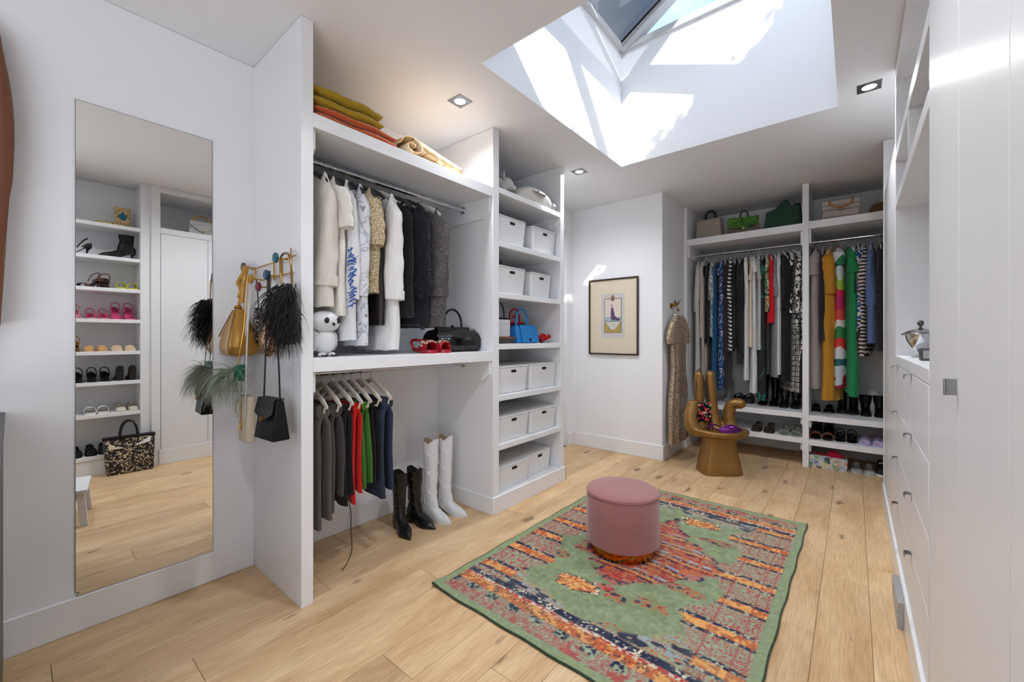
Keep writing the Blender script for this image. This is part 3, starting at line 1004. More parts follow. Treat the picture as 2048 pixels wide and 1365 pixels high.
obj('gold_swag', MB().prism(sw, 'y', -0.0143, -0.0139), pattern('print_swag', 'noise', [(142, 118, 52), (178, 152, 78), (104, 86, 46)], 46), pr_)
obj('swag_ground', MB().box(-0.099, 0.099, -0.0139, -0.0135, 0.256, 0.378), plain('print_pale', (206, 204, 196), 0.7), pr_)
obj('medallion', MB().prism([(0.0, 0.61), (0.020, 0.622), (0.026, 0.645), (0.014, 0.668), (0, 0.688), (-0.014, 0.668), (-0.026, 0.645), (-0.020, 0.622)], 'y', -0.0150, -0.0143), pattern('print_medal', 'noise', [(92, 80, 62), (150, 128, 90)], 60), pr_)
obj('glazing', MB().box(-hw + 0.018, hw - 0.018, -0.0185, -0.0178, 0.018, hh - 0.018), clear_glass('picture_glass', (0.99, 0.99, 0.99, 1), 0.03), fp)
# ---- gold hand chair
GOLDW = plain('gilded_wood', (146, 110, 60), 0.38, 0.6, bump=0.10, bscale=24, var=0.22, vscale=9)
hc = thing('hand_chair', 'gilded chair carved as an open hand in front of the far closet', 'chair', (-1.005, 4.36, 0), math.radians(39.5))
ped = []
for z, wx, wy in ((0.0, 0.188, 0.135), (0.02, 0.190, 0.137), (0.12, 0.172, 0.122), (0.22, 0.152, 0.108), (0.30, 0.140, 0.10), (0.345, 0.150, 0.105), (0.38, 0.20, 0.13)):
    ped.append([(wx * math.copysign(abs(math.cos(a)) ** 0.45, math.cos(a)), wy * math.copysign(abs(math.sin(a)) ** 0.45, math.sin(a)), z) for a in np.linspace(0, 2 * PI, 41)[:-1]])
obj('pedestal', MB().loft(ped), GOLDW, hc, bevel=0.006)
hm = MB()
# palm: dished slab
rings = []
for f, zt_, in ((0.02, 0.345), (0.5, 0.335), (0.8, 0.345), (0.95, 0.372), (1.0, 0.395), (0.97, 0.418), (0.86, 0.420), (0.6, 0.405), (0.3, 0.398), (0.02, 0.396)):
    ring = []
    for a in np.linspace(0, 2 * PI, 49)[:-1]:
        c, s_ = math.cos(a), math.sin(a)
        r = 0.265 * (1 + 0.10 * max(0, -c) ** 3 + 0.06 * max(0, c) ** 4)
        ring.append((f * r * c, f * 0.215 * s_, zt_ + 0.02 * f * max(0, -c) ** 2))
    rings.append(ring)
hm.loft(rings)


def finger(path, rad):
    P = spline(path, 6)
    n = len(P)
    rr = [lerp([(i / (len(rad) - 1), r) for i, r in enumerate(rad)], k / (n - 1)) for k in range(n)]
    hm.tube(P, [r * 1.16 for r in rr], 14)


finger([(-0.19, -0.01, 0.39), (-0.255, 0.0, 0.44), (-0.268, 0.02, 0.53), (-0.240, 0.04, 0.62), (-0.228, 0.045, 0.675), (-0.225, 0.046, 0.69)], [0.055, 0.058, 0.050, 0.048, 0.042, 0.02])
finger([(-0.10, 0.15, 0.38), (-0.108, 0.17, 0.50), (-0.112, 0.18, 0.66), (-0.114, 0.18, 0.82), (-0.114, 0.175, 0.93), (-0.114, 0.172, 0.965)], [0.055, 0.046, 0.040, 0.042, 0.036, 0.012])
finger([(0.045, 0.15, 0.38), (0.035, 0.18, 0.50), (0.020, 0.19, 0.66), (0.010, 0.19, 0.82), (0.006, 0.185, 0.935), (0.005, 0.182, 0.97)], [0.062, 0.052, 0.045, 0.046, 0.040, 0.014])
finger([(0.17, 0.10, 0.37), (0.165, 0.12, 0.46), (0.160, 0.12, 0.56), (0.180, 0.10, 0.635), (0.225, 0.06, 0.655), (0.245, 0.03, 0.64), (0.25, 0.015, 0.63)], [0.062, 0.052, 0.048, 0.046, 0.046, 0.040, 0.016])
ho = obj('hand', hm, GOLDW, hc)
md = ho.modifiers.new('fuse', 'REMESH')
md.mode = 'VOXEL'
md.voxel_size = 0.007
md.use_smooth_shade = True
md = ho.modifiers.new('smooth', 'SMOOTH')
md.factor = 0.5
md.iterations = 6
# ================================================================ hangers and clothes
HW = plain('white_hanger', (226, 224, 220), 0.35)
HWOOD = plain('white_wood_hanger', (222, 216, 206), 0.4)
HBLK = plain('black_velvet_hanger', (20, 19, 20), 0.8, sheen=0.3)
_hm = {}


def hanger(kind, loc, rz, label, group):
    """local x spans the shoulders, the rail runs along local y through the origin"""
    mats = {'white': HW, 'wood': HWOOD, 'black': HBLK}
    t = thing('coat_hanger', label, 'hanger', loc, rz, group)
    if kind not in _hm:
        r = 0.019
        hk = [(r * math.cos(a), 0, r * math.sin(a)) for a in np.linspace(-0.5, PI, 12)]
        hk += [(-r * 0.95, 0, -0.006), (-r * 0.55, 0, -0.018), (-0.003, 0, -0.028), (0, 0, -0.04), (0, 0, -0.062)]
        hook = MB().tube(hk, 0.0021, 6).mesh('hook')
        hook.materials.append(CHROME)
        body = MB()
        hw, w, th = (0.205, 0.011, 0.45) if kind != 'wood' else (0.215, 0.014, 0.5)
        for s in (-1, 1):
            P = spline([(0, 0, -0.058), (s * 0.02, 0, -0.066), (s * 0.07, 0, -0.088), (s * 0.15, 0, -0.128), (s * hw, 0, -0.165)], 5)
            body.tube(P, [w * lerp([(0, 1.0), (0.4, 1.15), (0.8, 1.2), (1, 0.75)], i / (len(P) - 1)) for i in range(len(P))], 8, flat=th)
        if kind == 'wood':
            body.tube([(-0.195, 0, -0.160), (-0.175, 0, -0.198), (0.175, 0, -0.198), (0.195, 0, -0.160)], 0.0055, 6)
        elif kind == 'black':
            body.tube([(-0.19, 0, -0.163), (-0.15, 0, -0.178), (0.15, 0, -0.178), (0.19, 0, -0.163)], 0.004, 6)
        bm = body.mesh('hanger_body')
        bm.materials.append(mats[kind])
        _hm[kind] = (hook, bm)
    obj('hook', _hm[kind][0], CHROME, t)
    obj('shoulder_bar', _hm[kind][1], mats[kind], t)
    return t


def body_mesh(L, W, hemW, T, hemT, drop, fold, seed, neck=0.055, waist=None, rows=30, ring=44, asym=0.0, scal=0.004, taper=0.9, slope=0.085, gath=0.0):
    rs = random.Random(seed)
    k1, k2, p1, p2, p3 = rs.uniform(2.2, 3.6), rs.uniform(4.5, 7), rs.uniform(0, 6), rs.uniform(0, 6), rs.uniform(0, 6)
    rings = []
    for i in range(rows + 1):
        t = i / rows
        z = -drop - L * (0.25 * t ** 2 + 0.75 * t if t > 0 else 0)
        dz = -drop - z
        if dz < slope:
            q = dz / slope
            w = neck + (W - neck) * q ** 0.75
            th = T * (0.35 + 0.55 * q)
        else:
            q = (dz - slope) / max(1e-6, L - slope)
            w = W + (hemW - W) * q ** taper
            if waist:
                w -= waist * math.exp(-((q - 0.38) / 0.13) ** 2)
            th = T * 0.9 + (hemT - T * 0.9) * q
        ramp = ss(0.02, 0.5, dz / L if L else 0)
        r = []
        for j in range(ring):
            a = 2 * PI * j / ring
            c, s = math.cos(a), math.sin(a)
            x = w * math.copysign(abs(c) ** 0.75, c)
            y = th * math.copysign(abs(s) ** 0.8, s)
            xr = x / max(w, 1e-5)
            f = fold * ramp * (math.sin(k1 * xr * PI + p1 + t * 1.3) + 0.6 * math.sin(k2 * xr * PI + p2 - t * 0.8))
            f += gath * (1 + 0.5 * s) * math.sin(16 * xr + 9 * t + p3) * 0.3 * ramp
            x += fold * 0.8 * ramp * math.sin(5 * t * PI + p3 + s)
            zz = z
            if i >= rows - 3:
                e = (i - rows + 3) / 3
                zz += e * (scal * math.sin(k2 * xr * 3 + p2) + asym * xr)
            r.append((x, y + f, zz))
        rings.append(r)
    return MB().loft(rings)


def sleeve_mesh(side, W, drop, slope, length, r0, r1, T, out, seed, rows=16, ring=18, flare=1.0):
    rs = random.Random(seed)
    p1, p2 = rs.uniform(0, 6), rs.uniform(0, 6)
    rings = []
    for i in range(rows + 1):
        t = i / rows
        z = -drop - slope * 0.45 - length * t
        cx = (W - r0 * 0.75) + out * math.sin(min(1, t * 1.35) * PI / 2) - 0.010 * t
        k = ss(0, 0.16, t)
        rx = (0.012 + (r0 - 0.012) * k) if t < 0.16 else lerp([(0.16, r0), (0.75, (r0 + r1) / 2), (1, r1 * flare)], t)
        ry = min(rx, T) * (0.85 + 0.15 * t)
        rg = []
        for j in range(ring):
            a = 2 * PI * j / ring
            f = 1 + 0.09 * math.sin(3 * a + p1 + t * 5) * k + 0.05 * math.sin(t * 26 + p2 + a)
            rg.append((side * (cx + rx * f * math.cos(a)), ry * f * math.sin(a) + 0.008 * math.sin(3 * t + p2), z + (0.05 * (1 - k) * (0.5 - 0.5 * math.cos(a)))))
        rings.append(rg)
    return MB().loft(rings)


def garment(name, label, cat, mat, loc, rz, hem, W=0.20, hemW=0.20, T=0.022, hemT=None, sleeve=None, collar=None, cuff=None, fold=0.006, seed=1, group=None,
            hk='white', hlabel=None, hgroup=None, yaw=0, drop=0.075, neck=0.055, waist=None, extra=None, asym=0.0, smat=None, slope=0.085, gath=0.0, taper=0.9):
    """hem is the world height of the lower edge; the rail passes through loc"""
    rx, ry, rzl = loc
    L = rzl - drop - hem
    t = thing(name, label, cat, (rx, ry, hem), rz + yaw, group)
    up = rzl - hem
    mb = body_mesh(L, W, hemW, T, hemT or T * 1.3, drop, fold, seed, neck, waist, asym=asym, slope=slope, gath=gath, taper=taper)
    mb.v = [(x, y, z + up) for x, y, z in mb.v]
    obj('body', mb, mat, t, sharp=60)
    if sleeve:
        ln, r0, r1, out = sleeve[:4]
        fl = sleeve[4] if len(sleeve) > 4 else 1.0
        for sd in (1, -1):
            sb = sleeve_mesh(sd, W, drop, slope, ln, r0, r1, max(T * 1.15, 0.018), out, seed + sd, flare=fl)
            sb.v = [(x, y, z + up) for x, y, z in sb.v]
            so = obj('sleeve', sb, smat or mat, t, sharp=60)
            if cuff:
                cx = W - r0 * 0.75 + out - 0.010
                zc = up - drop - slope * 0.45 - ln
                cb = MB().lathe([(r1 * 0.98, 0.0), (r1 * 1.06, 0.004), (r1 * 1.08, 0.055), (r1 * 1.0, 0.058)], 18, (sd * cx, 0.006, zc - 0.006), 1, min(1, max(T * 1.15, 0.018) / r1))
                obj('cuff', cb, cuff, so)
    if collar:
        cm_ = MB()
        for sd in (1, -1):
            cm_.loft([[(sd * 0.012, -0.014, up - drop + 0.035), (sd * 0.058, -0.018, up - drop + 0.005), (sd * 0.072, -0.022, up - drop - 0.045), (sd * 0.030, -0.024, up - drop - 0.015)],
                      [(sd * 0.012, 0.014, up - drop + 0.040), (sd * 0.058, 0.014, up - drop + 0.010), (sd * 0.068, 0.012, up - drop - 0.03), (sd * 0.030, 0.012, up - drop - 0.005)]])
        obj('collar', cm_, collar, t, bevel=0.003)
    if extra:
        extra(t, up, drop)
    if hk:
        hanger(hk, loc, rz + yaw, hlabel or ('%s hanger carrying the %s' % (hk, label.split(' on ')[0].split(' with ')[0])), hgroup)
    return t


def tufts(mb, pts, ln, wd, seed, droop=0.6):
    rs = random.Random(seed)
    for (p, n) in pts:
        d = Vector(n) + Vector((rs.uniform(-.5, .5), rs.uniform(-.5, .5), -droop + rs.uniform(-.4, .2)))
        d = d.normalized() * ln * rs.uniform(0.6, 1.3)
        s = Vector((rs.uniform(-1, 1), rs.uniform(-1, 1), rs.uniform(-.3, .3))).normalized() * wd
        p = Vector(p)
        mb.add([p - s, p + s, p + d], [(0, 1, 2)])


def fur_part(parent, src, mat, n, ln, wd, seed, name='fur'):
    rs = random.Random(seed)
    me = src.data
    pts = []
    polys = me.polygons
    w = [p.area for p in polys]
    for p in rs.choices(polys, w, k=n):
        vs = [me.vertices[i].co for i in p.vertices[:4]]
        a, b = rs.random(), rs.random()
        c = vs[0].lerp(vs[1], a).lerp(vs[-1].lerp(vs[2], a), b) if len(vs) == 4 else vs[0]
        pts.append((c, p.normal))
    mb = MB()
    tufts(mb, pts, ln, wd, seed)
    return obj(name, mb, mat, parent, sharp=0)


# ---------------- upper rail of the left bay (rail along y, room side is +x)
RXL, RZU, RZD = -2.33, 2.285, 1.100
CRM = fabric('cream_speckle_knit', (214, 208, 198), bump=0.5, bscale=160)
WSH = fabric('white_cotton', (226, 225, 224), 0.75, 0.12, 120)
GU = 'clothes on the upper rail of the left bay'
HG = 'hangers on the upper rail of the left bay'


def U(y, *a, **k):
    name, label, cat, mat, hem = a
    k.setdefault('hgroup', HG)
    k.setdefault('drop', 0.10)
    k.setdefault('neck', 0.04)
    k.setdefault('slope', 0.115)
    return garment(name, label, cat, mat, (RXL, y, RZU), 0, hem, group=GU, **k)


U(1.055, 'knit_sweater', 'cream speckled long-sleeved sweater nearest the tall side panel', 'sweater', CRM, 1.46, W=0.235, hemW=0.24, T=0.045, sleeve=(0.56, 0.075, 0.06, 0.015), cuff=CRM, seed=3, hk='black', hlabel='black hanger carrying the cream speckled sweater')
U(1.130, 'blouse', 'ivory silky blouse with wide short kimono sleeves', 'blouse', fabric('ivory_silk', (222, 218, 210), 0.5, 0.05), 1.42, W=0.225, hemW=0.225, T=0.035, sleeve=(0.25, 0.10, 0.115, 0.045, 1.2), seed=5, hk='black', hlabel='black hanger carrying the ivory kimono-sleeve blouse')


def embroider(t, up, drop):
    rs = random.Random(4)
    mb = MB()
    for k in range(26):
        z = 0.18 + k * 0.0125
        x = 0.228 + 0.006 * math.sin(k)
        pa = [(x + rs.uniform(-.002, .006), -0.030 + rs.uniform(-.012, .012), z), (x + 0.006, -0.018 + rs.uniform(-.016, .02), z + 0.012), (x + 0.004, -0.004 + rs.uniform(-.02, .02), z + rs.uniform(.0, .025))]
        mb.tube(spline(pa, 3), 0.0035, 5)
    obj('blue_embroidery', mb, fabric('blue_thread', (44, 84, 170)), t)


U(1.195, 'blouse', 'sheer white blouse with blue embroidery along the sleeve', 'blouse', fabric('sheer_white', (218, 219, 222), 0.6, 0.08), 1.285, W=0.215, hemW=0.215, T=0.035, sleeve=(0.62, 0.072, 0.06, 0.02), seed=7, hk='black', hlabel='black hanger carrying the blue-embroidered blouse', extra=embroider)
U(1.268, 'tunic', 'pale grey and white printed chiffon tunic', 'tunic', pattern('chiffon_print', 'noise', [(208, 210, 216), (172, 176, 186), (214, 215, 219), (134, 138, 148)], 7, [0, 0.42, 0.48, 0.68], 0.7, 2.5), 1.255, W=0.215, hemW=0.225, T=0.035, sleeve=(0.60, 0.070, 0.058, 0.02), seed=9, hk='black', hlabel='black hanger carrying the printed chiffon tunic')
LACE = pattern('beige_lace', 'edge', [(150, 128, 96), (206, 190, 158)], 70, [0, 0.09], 0.85, bump=0.4)
U(1.345, 'lace_blouse', 'beige crochet lace top with short puffed sleeves', 'top', LACE, 1.56, W=0.215, hemW=0.19, T=0.045, sleeve=(0.30, 0.085, 0.078, 0.03), seed=11, hk='black', hlabel='black hanger carrying the beige lace top')
U(1.398, 'sequin_blouse', 'dark brown sequinned top behind the lace top', 'top', pattern('brown_sequins', 'voronoi', [(92, 74, 62), (34, 24, 20), (22, 16, 14)], 130, [0, 0.16, 0.4], 0.35, metal=0.3), 1.375, W=0.175, hemW=0.185, T=0.025, sleeve=None, seed=12, hk='black', hlabel='black hanger carrying the dark brown sequinned top')
U(1.478, 'dress_shirt', 'crisp white long-sleeved shirt with collar and deep cuffs', 'shirt', WSH, 1.225, W=0.225, hemW=0.20, T=0.048, sleeve=(0.60, 0.078, 0.062, 0.02), collar=WSH, cuff=WSH, seed=15, hk='white', hlabel='white hanger carrying the white collared shirt', fold=0.01)
U(1.590, 'waistcoat', 'plain black sleeveless waistcoat between the white shirt and the fur', 'waistcoat', fabric('black_wool', (30, 29, 31)), 1.43, W=0.205, hemW=0.21, T=0.030, sleeve=None, seed=17, hk='black', hlabel='black hanger carrying the black waistcoat')
FURB = fabric('navy_fur_base', (24, 25, 34))
ft = U(1.690, 'fur_jacket', 'shaggy dark navy fur jacket on the upper rail', 'jacket', FURB, 1.385, W=0.215, hemW=0.215, T=0.055, sleeve=(0.56, 0.075, 0.068, 0.02), seed=19, hk='black', hlabel='black hanger carrying the navy fur jacket')
FURT = pattern('navy_fur', 'noise', [(20, 20, 24), (30, 34, 50), (44, 50, 72), (64, 50, 46)], 9, [0, 0.4, 0.56, 0.68], 0.7)
for i, c in enumerate(list(ft.children)):
    if c.name.startswith(('body', 'sleeve')):
        fur_part(ft, c, FURT, 3600 if c.name.startswith('body') else 2200, 0.034, 0.0018, 30 + i)
TWEED = pattern('grey_tweed', 'noise', [(52, 50, 52), (92, 88, 88), (64, 62, 66), (120, 112, 108)], 130, [0, 0.42, 0.5, 0.6], 0.9, 0.5, bump=0.3)
U(1.825, 'tweed_jacket', 'grey melange tweed jacket last on the upper rail', 'jacket', TWEED, 1.372, W=0.23, hemW=0.235, T=0.06, sleeve=(0.56, 0.080, 0.066, 0.02), seed=21, hk='white', hlabel='pale hanger carrying the grey tweed jacket')

# ---------------- lower rail: trousers folded over wooden hangers
GT = 'trousers on the lower rail of the left bay'


def trousers(y, label, mat, hem, W=0.15, T=0.026, seed=1, extra=None, xo=0.03):
    t = thing('trousers', label, 'trousers', (RXL, y, hem), 0, GT)
    top = RZD - 0.190 - hem
    rs = random.Random(seed)
    p1, p2 = rs.uniform(0, 6), rs.uniform(0, 6)
    mb = MB()
    for sd in (-1, 1):
        rings = []
        ln = top if sd < 0 else top * rs.uniform(0.86, 0.97)
        for i in range(25):
            q = i / 24
            z = top - ln * q
            r = []
            for j in range(28):
                a = 2 * PI * j / 28
                c, s = math.cos(a), math.sin(a)
                w = W * (0.86 + 0.14 * q) + 0.008 * math.sin(5 * q + p1)
                x = xo + w * math.copysign(abs(c) ** 0.7, c)
                yy = sd * (0.004 + T * 0.55 * ss(0, 0.15, q)) + T * 0.5 * math.copysign(abs(s) ** 0.8, s) + 0.006 * ss(0, .4, q) * math.sin(7 * x / w + p2 + 2 * q)
                r.append((x, yy, z + (0.006 * math.sin(4 * c + p1) if i == 24 else 0)))
            rings.append(r)
        leg = MB().loft(rings)
        obj('trouser_leg', leg, mat, t, sharp=60)
    br = MB().tube([(xo - W * 0.86, 0, top - 0.004), (xo + W * 0.86, 0, top - 0.004)], T * 0.85, 14)
    obj('fold', br, mat, t)
    if extra:
        extra(t)
    hanger('wood', (RXL, y, RZD), 0, 'white wooden hanger carrying the ' + label.split(' on ')[0].split(' with ')[0], 'wooden hangers on the lower rail')
    return t


def cord(t):
    obj('drawcord', MB().tube(spline([(0.16, 0, 0.05), (0.19, 0.0, -0.05), (0.175, 0.008, -0.14), (0.20, 0.0, -0.24), (0.17, -0.01, -0.32), (0.13, -0.02, -0.372)], 5), 0.0028, 5), fabric('dark_cord', (40, 40, 38)), t)


trousers(1.05, 'mid grey wool trousers nearest the side panel', fabric('grey_flannel', (88, 84, 80), bump=0.4), 0.30, W=0.165, T=0.045, seed=1)
trousers(1.125, 'charcoal grey trousers second on the lower rail', fabric('charcoal_wool', (66, 63, 62), bump=0.4), 0.36, W=0.16, T=0.042, seed=2)
trousers(1.195, 'black trousers with a long dangling drawcord', fabric('black_cotton', (26, 25, 26)), 0.375, W=0.15, T=0.026, seed=3, extra=cord)
trousers(1.250, 'bright red trousers on the lower rail', fabric('red_crepe', (196, 22, 24)), 0.372, W=0.155, T=0.030, seed=4)
trousers(1.305, 'bright green trousers on the lower rail', fabric('green_crepe', (62, 112, 40)), 0.43, W=0.15, T=0.030, seed=5)
trousers(1.368, 'black trousers between the green pair and the jeans', fabric('black_cotton2', (20, 20, 22)), 0.44, W=0.145, T=0.022, seed=6)
trousers(1.440, 'dark blue denim jeans last on the lower rail', pattern('denim', 'noise', [(26, 33, 52), (36, 46, 68), (48, 60, 84)], 120, [0, 0.42, 0.6], 0.85, 0.2), 0.352, W=0.165, T=0.046, seed=7)

# ---------------- far closet (rail along x, room side is -y)
FR_ = -PI / 2
GA, GB = 'clothes in the left bay of the far closet', 'clothes in the right bay of the far closet'
SH = {'none': None, 'long': (0.55, 0.062, 0.05, 0.012), 'wide': (0.42, 0.085, 0.085, 0.03, 1.1), 'short': (0.22, 0.082, 0.08, 0.025), 'cap': (0.14, 0.075, 0.07, 0.02), 'tq': (0.42, 0.066, 0.058, 0.015)}


def far(group, x, name, label, cat, mat, hem, sl='none', **k):
    k.setdefault('T', 0.02)
    k.setdefault('W', 0.195)
    k.setdefault('hk', 'white')
    k.setdefault('drop', 0.105)
    return garment(name, label, cat, mat, (x, ROD1[0], ROD1[1]), FR_, hem, sleeve=SH[sl], group=group, hgroup='white hangers in the far closet',
                   hlabel='slim white hanger carrying the ' + label, **k)


BK = fabric('black_jersey', (24, 24, 26))
DG = math.radians
L_ = [
    (-1.455, 'maxi_dress', 'pale cream crinkled long dress with full sleeves', 'dress', fabric('cream_crinkle', (204, 201, 196), bump=0.6, bscale=60), 0.72, 'long', dict(T=0.03, yaw=DG(6), hemW=0.2, gath=0.01)),
    (-1.405, 'blouse', 'taupe blouse with loose sleeves near the left end', 'blouse', fabric('taupe_crepe', (198, 188, 180)), 1.30, 'tq', dict(yaw=DG(4))),
    (-1.372, 'slip_dress', 'blush beige long dress near the left end', 'dress', fabric('blush_beige', (206, 190, 180)), 0.80, 'none', dict()),
    (-1.340, 'vest_shirt', 'short black top among the pale dresses', 'top', fabric('black_top', (28, 27, 29)), 1.235, 'cap', dict()),
    (-1.300, 'sequin_blouse', 'silver and black speckled long-sleeved top', 'top', pattern('silver_speckle', 'cells', [(38, 38, 42), (150, 152, 156), (216, 216, 220)], 120, [0, 0.35, 0.62], 0.4), 1.31, 'tq', dict(T=0.03, yaw=DG(8))),
    (-1.258, 'dress', 'plain teal blue long dress', 'dress', fabric('teal_blue', (26, 96, 142)), 0.68, 'none', dict(T=0.024)),
    (-1.205, 'print_dress', 'navy blue dress with white swirling leaves', 'dress', pattern('blue_leaf', 'magic', [(22, 58, 116), (28, 66, 128), (206, 204, 196)], 3.0, [0, 0.4, 0.70], 0.8, 3.0, stretch=(1, 2, 1)), 0.72, 'cap', dict(T=0.032, yaw=DG(10), hemW=0.22)),
    (-1.150, 'maxi_dress', 'long dark brown dress', 'dress', fabric('dark_brown_crepe', (48, 42, 40)), 0.725, 'short', dict(T=0.03, yaw=DG(6))),
    (-1.108, 'striped_blouse', 'black and white striped top', 'top', pattern('bw_stripe', 'wave', [(28, 27, 29), (226, 224, 220)], 14, [0, 0.55], 0.8, 0.6, stretch=(0.2, 0.2, 1)), 1.14, 'tq', dict(yaw=DG(8))),
    (-1.062, 'blouse', 'black blouse with long sleeves beside the striped top', 'blouse', BK, 1.18, 'tq', dict(T=0.024, yaw=DG(10))),
    (-1.022, 'shirt_dress', 'charcoal long shirt beside the black blouse', 'shirt', fabric('charcoal_jersey', (46, 46, 49)), 1.00, 'short', dict(yaw=DG(12))),
    (-0.985, 'cardigan', 'black cardigan in the middle of the left bay', 'cardigan', fabric('black_rib', (32, 32, 34), bump=0.5), 1.12, 'long', dict()),
    (-0.945, 'shirt', 'white long-sleeved shirt in the middle of the left bay', 'shirt', WSH, 0.83, 'long', dict(yaw=DG(8))),
    (-0.905, 'tee', 'peach cream short-sleeved top', 'top', fabric('peach_cream', (224, 204, 184)), 1.20, 'short', dict(yaw=DG(10))),
    (-0.872, 'sheath_dress', 'long white dress hanging low in the left bay', 'dress', fabric('optic_white', (220, 221, 223)), 0.69, 'cap', dict(T=0.03, yaw=DG(8), hemW=0.14)),
    (-0.835, 'tee', 'pale grey tee with wide sleeves', 'top', fabric('pale_grey_jersey', (192, 194, 194)), 1.17, 'short', dict(yaw=DG(14))),
    (-0.798, 'floral_dress', 'black dress with large green leaves', 'dress', pattern('green_leaf', 'noise', [(36, 34, 36), (36, 34, 36), (24, 110, 96)], 9, [0, 0.3, 0.60], 0.8, 1.2), 0.615, 'cap', dict(T=0.034, yaw=DG(10))),
    (-0.760, 'print_blouse', 'green and orange patterned blouse', 'blouse', pattern('tropical', 'noise', [(20, 60, 50), (84, 140, 60), (232, 226, 210), (216, 140, 60), (30, 110, 104)], 22, [0, 0.40, 0.47, 0.54, 0.60], 0.8, 1.5), 1.58, 'cap', dict(yaw=DG(12))),
    (-0.722, 'red_dress', 'bright red short dress in the left bay', 'dress', fabric('scarlet', (206, 26, 36)), 1.46, 'tq', dict(T=0.03, yaw=DG(14))),
    (-0.684, 'grey_dress', 'mid grey dress with a flared sleeve', 'dress', fabric('mid_grey', (138, 138, 142)), 0.875, 'wide', dict(yaw=DG(14))),
    (-0.642, 'shirt', 'white shirt with narrow sleeves beside the black coat', 'shirt', fabric('white_poplin', (216, 216, 217)), 0.91, 'long', dict(yaw=DG(10))),
    (-0.600, 'long_coat', 'long black coat with heavy sleeves', 'coat', fabric('coat_black', (27, 27, 29), bump=0.4), 0.85, 'long', dict(T=0.045, yaw=DG(20), W=0.215)),
    (-0.548, 'wrap_blouse', 'black and white zebra wrap top', 'top', pattern('zebra', 'wave', [(22, 22, 24), (224, 222, 218)], 9, [0, 0.52], 0.8, 9.0, detail=3), 1.55, 'cap', dict(yaw=DG(14))),
    (-0.505, 'maze_dress', 'black dress with a white maze pattern', 'dress', None, 0.73, 'none', dict(T=0.05, yaw=DG(26), hemW=0.225, hemT=0.06)),
    (-0.455, 'print_blouse', 'white blouse with bold black blots beside the divider', 'blouse', pattern('bw_blots', 'noise', [(26, 26, 28), (222, 220, 214)], 14, [0, 0.48], 0.8, 2.5), 1.40, 'tq', dict(T=0.026, yaw=DG(4))),
    (-0.428, 'navy_dress', 'narrow navy black dress against the divider', 'dress', fabric('navy_black', (30, 33, 42)), 0.95, 'none', dict(T=0.016, W=0.19)),
]


def maze():
    m, nt, b = nodes('maze_print')
    L = nt.links.new
    tc = N(nt, 'ShaderNodeTexCoord')
    sx = N(nt, 'ShaderNodeSeparateXYZ')
    L(tc.outputs['Object'], sx.inputs[0])
    cell = 0.055

    def frac(src, s):
        a = N(nt, 'ShaderNodeMath', operation='DIVIDE')
        L(src, a.inputs[0])
        a.inputs[1].default_value = s
        f = N(nt, 'ShaderNodeMath', operation='FRACT')
        L(a.outputs[0], f.inputs[0])
        c = N(nt, 'ShaderNodeMath', operation='SUBTRACT')
        L(f.outputs[0], c.inputs[0])
        c.inputs[1].default_value = 0.5
        d = N(nt, 'ShaderNodeMath', operation='ABSOLUTE')
        L(c.outputs[0], d.inputs[0])
        return d.outputs[0]
    mx = N(nt, 'ShaderNodeMath', operation='MAXIMUM')
    L(frac(sx.outputs[0], cell), mx.inputs[0])
    L(frac(sx.outputs[2], cell), mx.inputs[1])
    w = N(nt, 'ShaderNodeMath', operation='MULTIPLY')
    L(mx.outputs[0], w.inputs[0])
    w.inputs[1].default_value = 5.0
    fr = N(nt, 'ShaderNodeMath', operation='FRACT')
    L(w.outputs[0], fr.inputs[0])
    gt = N(nt, 'ShaderNodeMath', operation='GREATER_THAN')
    L(fr.outputs[0], gt.inputs[0])
    gt.inputs[1].default_value = 0.5
    ck = N(nt, 'ShaderNodeTexNoise', Scale=60.0)
    L(tc.outputs['Object'], ck.inputs['Vector'])
    g2 = N(nt, 'ShaderNodeMath', operation='GREATER_THAN')
    L(ck.outputs['Fac'], g2.inputs[0])
    g2.inputs[1].default_value = 0.58
    xo = N(nt, 'ShaderNodeMath', operation='SUBTRACT')
    L(gt.outputs[0], xo.inputs[0])
    L(g2.outputs[0], xo.inputs[1])
    xo.use_clamp = True
    mm = N(nt, 'ShaderNodeMix', data_type='RGBA')
    mm.inputs[6].default_value = S(24, 24, 26)
    mm.inputs[7].default_value = S(226, 224, 218)
    L(xo.outputs[0], mm.inputs[0])
    L(mm.outputs[2], b.inputs['Base Color'])
    b.inputs['Roughness'].default_value = 0.8
    return m


MAZE = maze()
for i, (x, name, label, cat, mat, hem, sl, kw) in enumerate(L_):
    far(GA, x, name, label, cat, mat or MAZE, hem, sl, seed=40 + i, **kw)


